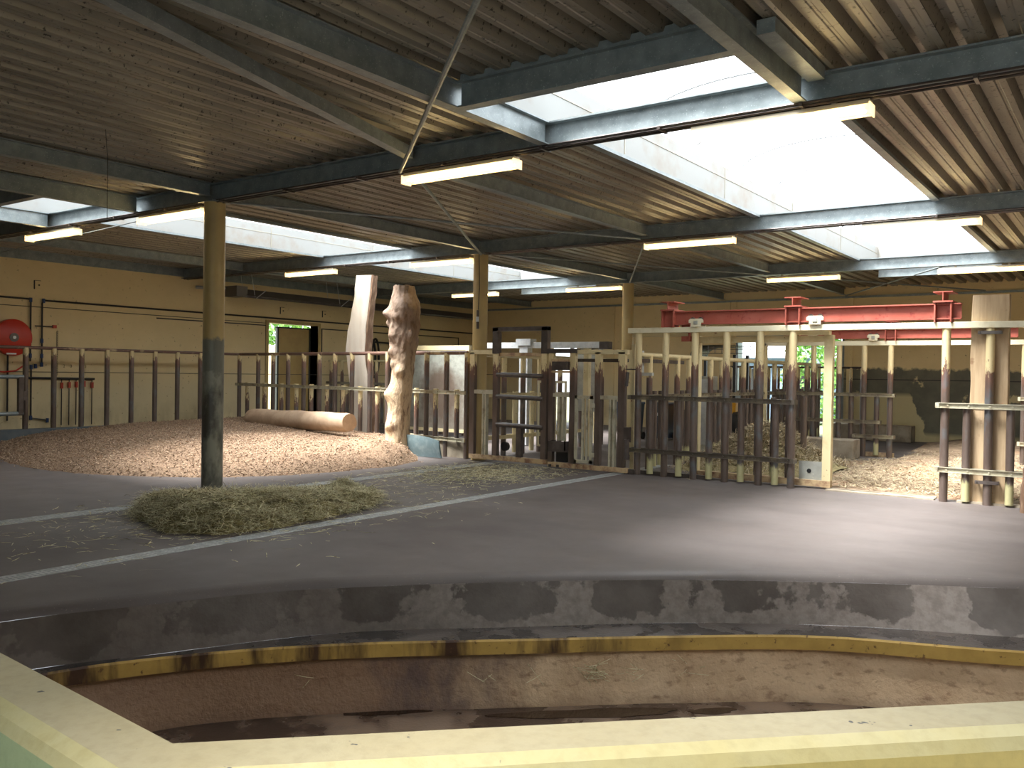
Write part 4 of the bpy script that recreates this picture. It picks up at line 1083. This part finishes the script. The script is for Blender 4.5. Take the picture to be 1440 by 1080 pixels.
# bedding in pen
m = MB(); BD = [(-4.1, 14.3), (-1.2, 14.2), (2.5, 14.2), (2.5, 25.8), (-2.5, 26.2), (-4.6, 25.2), (-4.2, 20.6), (-5.4, 18.7)]
BV = [Vector(q) for q in BD]; st_ = .2; idx = {}
for j in range(62):
    for i in range(42):
        x, y = -5.6+i*st_, 14.1+j*st_; p = Vector((x, y)); ok = inside(p, BV)
        z = .03+.04*mnoise.noise(Vector((x*1.5, y*1.5, 4)))+.25*math.exp(-((x+3.0)**2/2+(y-25)**2/1.6)); z = max(z, .006)
        idx[i, j] = (len(m.v), ok); m.v.append((x, y, z if ok else -.02))
for j in range(61):
    for i in range(41):
        q = [idx[i, j], idx[i+1, j], idx[i+1, j+1], idx[i, j+1]]
        if any(a[1] for a in q): m.f.append(tuple(a[0] for a in q))
bd = thing('straw_bedding', 'flat brown straw bedding covering the floor of the right-hand pen', 'straw', (-2.5, 19, 0), kind='stuff')
build('bedding_bed', m, 'straw_bed', bd, smooth=True)['kind'] = 'stuff'
def g2():
    x = random.uniform(-5.3, .5); y = 14.2+abs(random.gauss(0, 4.5))
    return (x, y, .03) if inside(Vector((x, y)), BV) else None
m = MB(); strands(m, 14000, g2, (.05, .16), .0045, .04, 14, .25); build('straw_strand', m, 'straw', bd)['kind'] = 'stuff'

# ------------------------------------------------------------------ drains
def drain(x0, x1, y0, y1, label):
    g = thing('floor_drain', label, 'drain', ((x0+x1)/2, y0, 0), 'steel drain covers in the floor')
    m = MB(); m.box(x0, x0+.015, y0, y1, .0, .006); m.box(x1-.015, x1, y0, y1, .0, .006); build('edge_strip', m, 'grate', g)
    m = MB(); y = y0
    m.box(x0+.015, x1-.015, y0, y1, .0, .002)
    build('cover_plate', m, 'grate', g)
    m = MB()
    while y < y1-.05:
        for k in range(3):
            xx = x0+.03+(x1-x0-.06)*k/3; m.box(xx+.01, xx+(x1-x0-.06)/3-.01, y+.012, y+.032, .002, .0032)
        y += .045
    o = build('slot', m, 'galv', g); o['kind'] = 'stuff'
drain(-7.62, -7.40, 3.0, 15.8, 'nearer steel drain strip running across the floor to the gates')
drain(-10.38, -10.08, 3.5, 13.7, 'farther steel drain strip, passing beside the columns')

# ------------------------------------------------------------------ wall fittings (left wall, x = -20.8)
W = XL
def pipe(name, pts, r, mat, label, cat='pipe', parent=None):
    m = MB(); m.tube(pts, r, 8); o = build(name, m, mat, parent, smooth='auto')
    if parent is None: tag(o, label, cat)
    return o
pipe('wall_pipe', [(W+.05, 10.29, 3.27), (W+.05, 26.4, 3.24)], .022, 'blackpipe', 'black pipe running high along the left wall towards the back')
pipe('wall_cable', [(W+.02, -3, 3.13), (W+.02, 16.7, 3.10)], .008, 'blackpipe', 'thin cable on the left wall below the black pipe', 'cable')
g = thing('water_pipe', 'black water pipes with blue fittings dropping down the wall beside the red reel', 'pipe', (W, 10.1, .5))
for pts in ([(W+.05, 6, 3.32), (W+.05, 9.98, 3.28), (W+.05, 10.0, 3.2), (W+.05, 10.0, 1.85)], [(W+.05, 10.29, 3.27), (W+.05, 10.26, 3.2), (W+.05, 10.26, 1.75), (W+.05, 10.02, 1.75), (W+.05, 10.02, .55), (W+.05, 10.42, .48)]):
    pipe('pipe', pts, .02, 'blackpipe', None, parent=g)
for y, z in ((10.0, 3.26), (10.29, 3.26), (10.0, 2.33), (10.26, 2.33), (10.0, 1.98), (10.26, 1.98), (10.02, 1.72), (10.26, 1.78), (10.12, 1.74), (10.02, .55), (10.4, .48)):
    m = MB(); m.tube([(W+.05, y, z-.05), (W+.05, y, z+.05)], .034, 8); build('fitting', m, 'blue_fit', g)
g = thing('pipe_manifold', 'dark manifold with five thin drop pipes and red valves on the left wall', 'pipe manifold', (W, 10.9, .4))
pipe('header', [(W+.06, 9.7, 1.47), (W+.06, 11.52, 1.45)], .028, 'blackpipe', None, parent=g)
for y in (10.72, 10.90, 11.07, 11.26, 11.46):
    dp = pipe('drop_pipe', [(W+.06, y, 1.45), (W+.06, y, .35)], .012, 'blackpipe', None, parent=g)
    m = MB(); m.box(W+.03, W+.10, y-.022, y+.022, 1.22+.05*((y*7) % 1), 1.36+.05*((y*7) % 1)); build('valve', m, 'red_valve', dp)
# numbers above the valves
for y, ch in ((10.78, '2'), (10.95, '3'), (11.3, '5')):
    cu = bpy.data.curves.new('number_mark', 'FONT'); cu.body = ch; cu.size = .10; cu.extrude = .001
    tmp = bpy.data.objects.new('number_mark', cu); C.objects.link(tmp)
    dg = bpy.context.evaluated_depsgraph_get(); me = bpy.data.meshes.new_from_object(tmp.evaluated_get(dg)); bpy.data.objects.remove(tmp)
    me.materials.clear(); me.materials.append(simple('pencil_mark', (.22, .16, .08), .8))
    o = bpy.data.objects.new('number_mark', me); link(o, g, WL[g.name]); o.rotation_euler = (pi/2, 0, pi/2); o.location = Vector((W+.004, y, 1.72))-WL[g.name]
# fire hose reel
g = thing('fire_hose_reel', 'round red fire hose reel on the left wall', 'hose reel', (W, 9.59, 1.5))
yc, zc_ = 9.56, 2.38
m = MB(); m.tube([(W+.04, yc, zc_), (W+.05, yc, zc_), (W+.20, yc, zc_), (W+.22, yc, zc_)], .4, 48, rr=[.38, .41, .41, .385]); build('drum', m, 'red_reel', g, smooth='auto')
m = MB(); m.tube([(W+.22, yc, zc_), (W+.235, yc, zc_)], .10, 24); hl = build('hub_label', m, 'heater', g)
m = MB(); m.tube([(W+.235, yc, zc_), (W+.25, yc, zc_)], .035, 16); build('hub_bolt', m, 'galv_bright', hl)
m = MB(); m.box(W+.22, W+.225, yc-.16, yc+.05, 1.995, 2.03); build('label_strip', m, 'white', g)
pipe('feed_pipe', [(W+.06, 9.50, 2.1), (W+.06, 9.50, .5)], .02, 'blackpipe', None, parent=g)
pipe('hose', [(W+.1, 9.2, 1.62), (W+.12, 9.4, 1.60), (W+.12, 9.65, 1.63), (W+.1, 9.85, 1.76), (W+.1, 9.9, 1.86)], .018, 'red_reel', None, parent=g)
# tap, chain and boxes
g = thing('wall_tap', 'small tap with a red handle above the railing, right of the blue fittings', 'tap', (W, 10.4, 2.6))
pipe('spout', [(W+.05, 10.1, 2.67), (W+.05, 10.5, 2.67)], .014, 'blackpipe', None, parent=g); m = MB(); m.box(W+.03, W+.09, 10.5, 10.58, 2.64, 2.71); build('handle', m, 'red_valve', g)
g = thing('chain', 'hanging chain on the left wall above the railing', 'chain', (W, 10.62, 1.6))
m = MB(); z = 2.55
while z > 1.55:
    m.tube([(W+.04+.012*cos(a), 10.62+.018*sin(a), z+.035*cos(a*1)*0+.03*sin(a+1.57)) for a in [k*pi/3 for k in range(7)]], .005, 5, cap=False); z -= .055
build('links', m, 'dark_steel', g)['kind'] = 'stuff'
for y, z, lb in ((10.17, 3.62, 'small switch plate high on the left wall near the reel'), (17.3, 3.50, 'first small plate above the side door'), (18.95, 3.50, 'second small plate above the side door'), (20.6, 3.5, 'third small plate, behind the pale slab'), (22.5, 3.5, 'fourth small plate, between slab and trunk')):
    g = thing('wall_plate', lb, 'wall plate', (W, y, z), 'small plates high on the left wall')
    m = MB(); m.box(W, W+.02, y-.07, y+.07, z-.10, z+.10); build('plate', m, 'wall', g); m = MB(); m.box(W+.02, W+.035, y+.01, y+.04, z-.02, z+.015); m.box(W, W+.026, y-.08, y-.065, z-.1, z+.1); m.box(W, W+.026, y-.08, y+.07, z+.095, z+.105); build('mark', m, 'blackpipe', g)
# side door
d_ = thing('door_1', None, None, (W, 17.8, 0), kind='structure')
m = MB(); m.box(W-.36, W+.03, 16.70, 16.80, 0, 3.15); m.box(W-.36, W+.03, 18.72, 18.80, 0, 3.15); m.box(W-.36, W+.03, 16.7, 18.8, 3.12, 3.2); build('frame', m, 'doorpaint', d_)
m = MB(); m.box(W-.34, W-.28, 17.42, 18.62, .05, 3.0); build('leaf', m, 'doorpaint', d_)
m = MB(); m.box(W-.36, W-.27, 17.36, 17.42, .05, 3.02); m.box(W-.36, W-.27, 18.6, 18.66, .05, 3.02); m.box(W-.36, W-.27, 17.36, 18.66, 3.0, 3.04); build('edge_frame', m, 'green_door', d_)
# long heater
g = thing('radiant_heater', 'long grey radiant heater hanging under the roof along the left wall', 'heater', (-19.9, 18, 3.6))
m = MB(); m.prism([(-.28, -.06), (-.12, .12), (.12, .12), (.28, -.06), (.26, -.06), (.11, .105), (-.11, .105), (-.26, -.06)], (-19.75, 15.0, 3.78), (-19.75, 25.5, 3.74)); build('reflector', m, 'heater', g)
for dx in (-.1, .1):
    m = MB(); m.tube([(-19.75+dx, 14.9, 3.74), (-19.75+dx, 25.4, 3.70)], .04, 10); build('heating_tube', m, 'dark_steel', g)
m = MB(); m.tube([(-20.7, 14.3, 3.93), (-19.9, 14.8, 3.90)], .045, 10); build('flue', m, 'galv_bright', g)
m = MB(); m.box(-20.0, -19.5, 14.7, 15.05, 3.68, 3.96); build('burner_box', m, 'heater', g)
for y in (15.3, 18.4, 21.6):
    m = MB(); m.tube([(-19.5, y, 3.7), (-19.5, y-.15, 4.4)], .008, 6); m.tube([(-20.0, y, 3.7), (-20.0, y-.1, 4.4)], .008, 6); m.tube([(-19.45, y, 3.66), (-19.3, y+.2, 3.88)], .012, 6); build('hanger', m, 'galv_bright', g)
# hose rack at far end of left wall
g = thing('hose_rack', 'rack with hanging coiled hoses on the left wall behind the slab', 'hose rack', (W, 21.5, 1.4))
pipe('rack_bar', [(W+.12, 20.6, 2.72), (W+.12, 23.6, 2.66)], .03, 'blackpipe', None, parent=g)
for y, r in ((20.9, .20), (21.1, .17), (22.0, .16), (22.2, .13)):
    m = MB(); m.tube([(W+.14, y+r*sin(a), 2.2+(.62 if cos(a) > 0 else .75)*cos(a)*(1 if cos(a) > 0 else .9)) for a in [2*pi*k/28 for k in range(29)]], .035, 8, cap=False); build('hose_coil', m, 'blackpipe', g)

# ------------------------------------------------------------------ middle background
g = thing('sheet_panel', 'grey zinc sheet panel with a dark rubbed stain behind the barrier', 'panel', (-14.6, 17, 0))
m = MB(); m.box(-15.65, -13.5, 17.0, 17.02, .3, 2.3); build('sheet', m, 'sheet_stain', g)
m = MB(); m.box(-15.75, -13.42, 16.96, 17.06, 2.3, 2.42); build('top_rail', m, 'cream', g)
for x in (-15.72, -13.48):
    m = MB(); m.box(x-.05, x+.05, 16.96, 17.06, 0, 2.3); build('frame_post', m, 'cream', g)
m = MB(); m.box(-15.7, -13.45, 16.97, 17.05, .25, .33); build('bottom_rail', m, 'cream', g)
g = thing('sliding_door', 'galvanised sliding door track and panel behind the double gates', 'sliding door', (-11.5, 17.5, 0))
m = MB(); m.box(-13.3, -10.0, 17.44, 17.58, 2.36, 2.50); build('track', m, 'galv_bright', g)
m = MB(); m.box(-12.22, -11.98, 17.40, 17.60, .02, 2.40); build('post', m, 'galv_bright', g)
m = MB(); m.box(-12.30, -11.88, 17.36, 17.62, 2.42, 2.58); build('roller_box', m, 'galv_bright', g)
m = MB(); m.box(-10.75, -10.05, 17.48, 17.52, .9, 2.30); build('panel', m, 'sheet', g)
m = MB(); m.box(-10.82, -10.75, 17.46, 17.54, 0, 2.36); m.box(-10.05, -9.98, 17.46, 17.54, 0, 2.36); build('panel_frame', m, 'galv_bright', g)
m = MB(); m.box(-10.02, -9.78, 17.42, 17.6, 2.33, 2.50); build('end_stop', m, 'dark_steel', g)
for x, y, lb in ((-9.6, 16.2, 'cream post behind the right gate leaf, left'), (-9.1, 17.2, 'cream post behind the right gate leaf, right')):
    m = MB(); m.box(x-.06, x+.06, y-.06, y+.06, 0, 2.3); tag(build('cream_post', m, 'cream'), lb, 'post', 'cream posts behind the gates')
g = thing('open_frame', 'cream tubular frame with thin bars behind the feeding tray', 'frame', (-10.4, 16, 0))
for x in (-10.72, -10.5, -10.28, -10.02):
    m = MB(); m.box(x-.02, x+.02, 16.0, 16.04, .2, 1.55); build('bar', m, 'cream_white', g)
m = MB(); m.box(-10.74, -10.0, 16.0, 16.04, 1.55, 1.6); m.box(-10.74, -10.0, 16.0, 16.04, .16, .2); build('frame_rail', m, 'cream_white', g)
# bins
def bin_(x, y, label):
    g = thing('wheelie_bin', label, 'bin', (x, y, 0), 'dark bins beyond the gates')
    m = MB(); rows = [[(x-a, y-a, z), (x+a, y-a, z), (x+a, y+a, z), (x-a, y+a, z)] for z, a in ((.05, .24), (.95, .29))]
    m.grid(rows, True); m.add(rows[0], [(3, 2, 1, 0)]); m.add(rows[1], [(0, 1, 2, 3)]); build('body', m, 'bin', g, bevel=.02)
    m = MB(); m.box(x-.31, x+.31, y-.32, y+.30, .95, 1.02); build('lid', m, 'bin', g, bevel=.02)
    m = MB(); m.box(x-.06, x+.06, y-.285, y-.27, .66, .74); build('sticker', m, 'white', g)
    for s in (-1, 1):
        m = MB(); m.tube([(x+s*.26, y+.22, .1), (x+s*.31, y+.22, .1)], .1, 14); build('wheel', m, 'rubber', g)
bin_(-11.35, 20.9+.6, 'navy wheelie bin seen through the right gate leaf'); bin_(-10.6, 21.9, 'navy wheelie bin beside the farthest column')
# concrete blocks / ledges
m = MB(); m.box(-7.1, -4.98, 19.62, 20.2, 0, .42); tag(build('concrete_block', m, 'concrete', bevel=.02), 'long concrete block at the end of the middle pen', 'block')
m = MB(); m.box(-7.28, -5.1, 26.1, 26.68, 0, .45); tag(build('concrete_ledge', m, 'concrete', bevel=.02), 'low concrete ledge against the patched back wall', 'ledge')
m = MB(); m.box(-4.95, -4.05, 15.0, 15.6, 0, .02); tag(build('concrete_slab', m, 'concrete'), 'flat concrete slab inside the sliding gate', 'slab')
m = MB(); m.tube([(-5.05, 16.4, 0), (-5.05, 16.4, 1.42)], .058, 14); tag(build('steel_post', m, 'worn_left', smooth='auto'), 'single short steel post standing left of the cream gate frame', 'post')
m = MB(); m.box(-3.95, -2.4, 13.95, 14.1, 0, .02); m.box(-3.95, -2.4, 14.14, 14.2, 0, .025); tag(build('gate_track', m, 'concrete'), 'floor track of the sliding gate across the pen opening', 'track')
# grey tank + black machine behind bars
g = thing('skid_loader', 'small black and yellow loader with a mesh cab roof behind the tall barrier', 'loader', (-9.6, 23.5, 0))
m = MB(); m.box(-10.3, -8.9, 22.9, 24.2, .35, 1.15); m.box(-10.2, -9.0, 22.5, 22.9, .3, .7); build('body', m, 'yellow', g, bevel=.03)
m = MB(); m.box(-10.3, -8.95, 23.0, 24.1, 1.15, 1.25)
for x in (-10.25, -9.0):
    for y in (23.05, 24.0): m.box(x-.04, x+.04, y-.04, y+.04, 1.25, 2.35)
build('cab_frame', m, 'black', g)
m = MB()
rows = []
for k in range(9):
    x = (-10.25, -10.23, -10.17, -10.06, -9.9, -9.5, -9.1, -8.7, -8.25)[k]; rows.append([(x, 22.9+1.2*j/6, (2.28, 2.40, 2.50, 2.57, 2.60, 2.61, 2.60, 2.58, 2.55)[k]) for j in range(7)])
m.grid(rows); m.grid([[(p[0], p[1], p[2]-.04) for p in r] for r in rows])
build('cab_roof', m, 'black', g)
m = MB()
for k in range(9): m.bar((-10.1+.2*k, 22.86, 2.38), (-10.1+.2*k, 22.86, 2.6), .015, .015)
m.bar((-10.2, 22.86, 2.38), (-8.3, 22.86, 2.38), .02, .02); m.bar((-10.1, 22.86, 2.49), (-8.3, 22.86, 2.49), .015, .015); build('roof_mesh', m, 'dark_steel', g)
for x in (-10.35, -8.85):
    for y in (23.0, 24.1):
        m = MB(); m.tube([(x-.1, y, .4), (x+.1, y, .4)], .4, 24); build('wheel', m, 'rubber', g, smooth='auto')
g = thing('grey_cabinet', 'grey metal cabinet behind the tall barrier', 'cabinet', (-8.3, 19.5, 0))
m = MB(); m.box(-8.55, -8.1, 19.3, 19.7, 0, 1.75); build('body', m, 'sheet', g, bevel=.01); m = MB(); m.box(-8.5, -8.15, 19.285, 19.3, .15, 1.68); build('door', m, 'galv_bright', g)
# cable pull on gate column
g = thing('pull_switch', 'black cable with a small switch hanging down the gate column', 'switch', (-10.7, 13.8, 2.6))
m = MB(); m.tube([(-10.72, 13.82, 4.1), (-10.70, 13.82, 3.4), (-10.72, 13.82, 3.0)], .008, 6); build('cable', m, 'blackpipe', g)
m = MB(); m.tube([(-10.72, 13.81, 2.99), (-10.72, 13.81, 2.62)], .028, 10); build('switch_body', m, 'dark_steel', g)
m = MB(); m.tube([(-10.72, 13.80, 2.86), (-10.72, 13.80, 2.76)], .032, 10); build('switch_ring', m, 'galv_bright', g)
# pipe gate at left edge
g = thing('pipe_gate', 'end of a polished pipe gate entering at the left edge', 'gate', (-19.2, 7, .4))
YP = -19.55
for z in (1.51, .72): gatepipe(g, 'crossbar', (YP, 5.0, z), (YP, 9.28, z), .045, 'galv')
gatebar(g, 'end_post', YP-.05, YP+.05, .70, 1.5, 'dark_steel', 9.22, .1)
gatebar(g, 'leg', YP-.04, YP+.04, .0, 1.5, 'dark_steel', 5.2, .08)
m = MB(); m.box(YP-.05, YP+.05, 9.27, 9.36, 1.0, 1.2); build('latch', m, 'dark_steel', g)

# ------------------------------------------------------------------ outside
gr = MB(); gr.box(-60, XL-.36, -30, 70, -.12, -.06); gr.box(XL-.36, 40, YK+.36, 70, -.12, -.06); struct('ground_outside', gr, 'grass')
def tree(x, y, z, r, label, seed, n=2600, hgt=None):
    random.seed(seed); g = thing('tree', label, 'tree', (x, y, 0), 'green trees outside')
    m = MB(); m.tube([(x, y, -.1), (x, y, z)], .15, 10, rr=[.18, .1]); build('tree_stem', m, 'stem', g)
    m = MB()
    for k in range(n):
        d = Vector((random.gauss(0, 1), random.gauss(0, 1), random.gauss(0, 1))).normalized()*r*(random.random()**.35)
        d *= 1+.25*mnoise.noise(d*1.2); c = Vector((x, y, z))+Vector((d.x, d.y, d.z*1.1)); s = random.uniform(.08, .18)
        a = Vector((random.uniform(-1, 1), random.uniform(-1, 1), random.uniform(-1, 1))).normalized(); b = a.cross(Vector((random.uniform(-1, 1), random.uniform(-1, 1), random.uniform(-1, 1)))).normalized()
        m.add([c-a*s, c-b*s*.5, c+a*s, c+b*s*.5], [(0, 1, 2, 3)])
    build('foliage', m, 'leaf', g)
tree(-27.5, 23.2, 3.2, 2.0, 'green tree outside the side door', 31)
tree(-9.2, 35, 2.2, 2.3, 'green tree outside, right part of the back opening', 33, 3200)
g = thing('outdoor_fence', 'pale metal fence outside the side door', 'fence', (-24, 20, 0))
for k in range(7):
    m = MB(); m.box(-24.03, -23.97, 18.2+k*.5, 18.25+k*.5, -.1, 2.5); build('bar', m, 'sheet', g)
m = MB(); m.box(-24.03, -23.97, 18, 21.6, 2.5, 2.58); m.box(-24.0, -23.99, 18, 21.6, 0, 2.5); build('mesh_panel', m, 'white', g)
g = thing('house', 'blue-grey outbuilding with pale roof tiles outside the back opening', 'building', (-13, 38, 0))
m = MB(); m.box(-17, -11.2, 38, 43, -.1, 2.6); m.box(-11.2, -10.3, 37, 37.2, -.1, 3.2); build('wall_face', m, 'bluewall', g)
m = MB(); m.prism([(0, 0), (0, .12), (-3.2, 1.9), (-3.2, 1.78)][::-1], (-17.5, 37.6, 2.6), (-10.9, 37.6, 2.6)); build('roof', m, 'rooftile', g)
for x0, x1 in ((-14.2, -13.2), (-12.4, -11.6)):
    m = MB(); m.box(x0, x1, 37.96, 38.0, .9, 2.1); build('window', m, 'black', g)
m = MB(); m.box(-17.45, -17.35, YK+.1, YK+.2, 0, 2.75); m.box(-15.4, -15.3, YK+.1, YK+.2, 0, 2.75); m.box(-17.4, -15.3, YK+.1, YK+.2, 2.7, 2.75)
dd = thing('door_2', None, None, (-16.4, YK, 0), kind='structure'); build('frame', m, 'cream', dd)
m = MB(); m.box(-16.4, -15.35, YK+.22, YK+.28, .02, 2.7); build('leaf', m, 'sheet', dd)
dd = thing('door_3', None, None, (-8.7, YK, 0), kind='structure')
m = MB(); m.box(-10.40, -10.32, YK-.02, YK+.36, 0, 3.05); m.box(-7.14, -7.08, YK-.02, YK+.36, 0, 3.05); m.box(-10.4, -7.08, YK-.02, YK+.36, 3.0, 3.06); build('frame', m, 'galv', dd)

# ------------------------------------------------------------------ world, sun, camera
w = bpy.data.worlds.new('overcast_sky'); sc.world = w; w.use_nodes = True
nt = w.node_tree; bg = nt.nodes['Background']
tc = nt.nodes.new('ShaderNodeTexCoord'); sp = nt.nodes.new('ShaderNodeSeparateXYZ'); nt.links.new(tc.outputs['Generated'], sp.inputs[0])
rp = nt.nodes.new('ShaderNodeValToRGB'); nt.links.new(sp.outputs[2], rp.inputs[0])
rp.color_ramp.elements[0].position = 0; rp.color_ramp.elements[0].color = (.75, .80, .88, 1); rp.color_ramp.elements[1].position = .5; rp.color_ramp.elements[1].color = (.92, .97, 1.0, 1)
nt.links.new(rp.outputs[0], bg.inputs[0]); bg.inputs[1].default_value = 3.3
S = bpy.data.lights.new('soft_sun', 'SUN'); S.energy = 27; S.angle = radians(24); S.color = (1, .96, .9)
so = bpy.data.objects.new('soft_sun', S); C.objects.link(so); so.location = (0, 0, 20)
so.rotation_euler = Vector((.27, .45, -1)).to_track_quat('-Z', 'Y').to_euler()

YAW, PIT, ROL, F = .6201, -.0123, .0156, 1235.87
d = Vector((-sin(YAW)*cos(PIT), cos(YAW)*cos(PIT), sin(PIT))); r0v = Vector((cos(YAW), sin(YAW), 0)); u0v = r0v.cross(d)
Rv = cos(ROL)*r0v+sin(ROL)*u0v; Uv = -sin(ROL)*r0v+cos(ROL)*u0v
cam = bpy.data.cameras.new('camera'); co = bpy.data.objects.new('camera', cam); C.objects.link(co)
mt = Matrix((Rv, Uv, -d)).transposed().to_4x4(); mt.translation = Vector((0, 0, 1.75)); co.matrix_world = mt
cam.sensor_width = 36; cam.lens = 36*F/1440; cam.clip_start = .05; cam.clip_end = 300
sc.camera = co
sc.view_settings.view_transform = 'Standard'; sc.view_settings.look = 'None'; sc.view_settings.gamma = 1; sc.view_settings.exposure = 0
sc.cycles.max_bounces = 10; sc.cycles.diffuse_bounces = 6; sc.cycles.transparent_max_bounces = 16; sc.cycles.sample_clamp_indirect = 8
sc.cycles.use_denoising = True
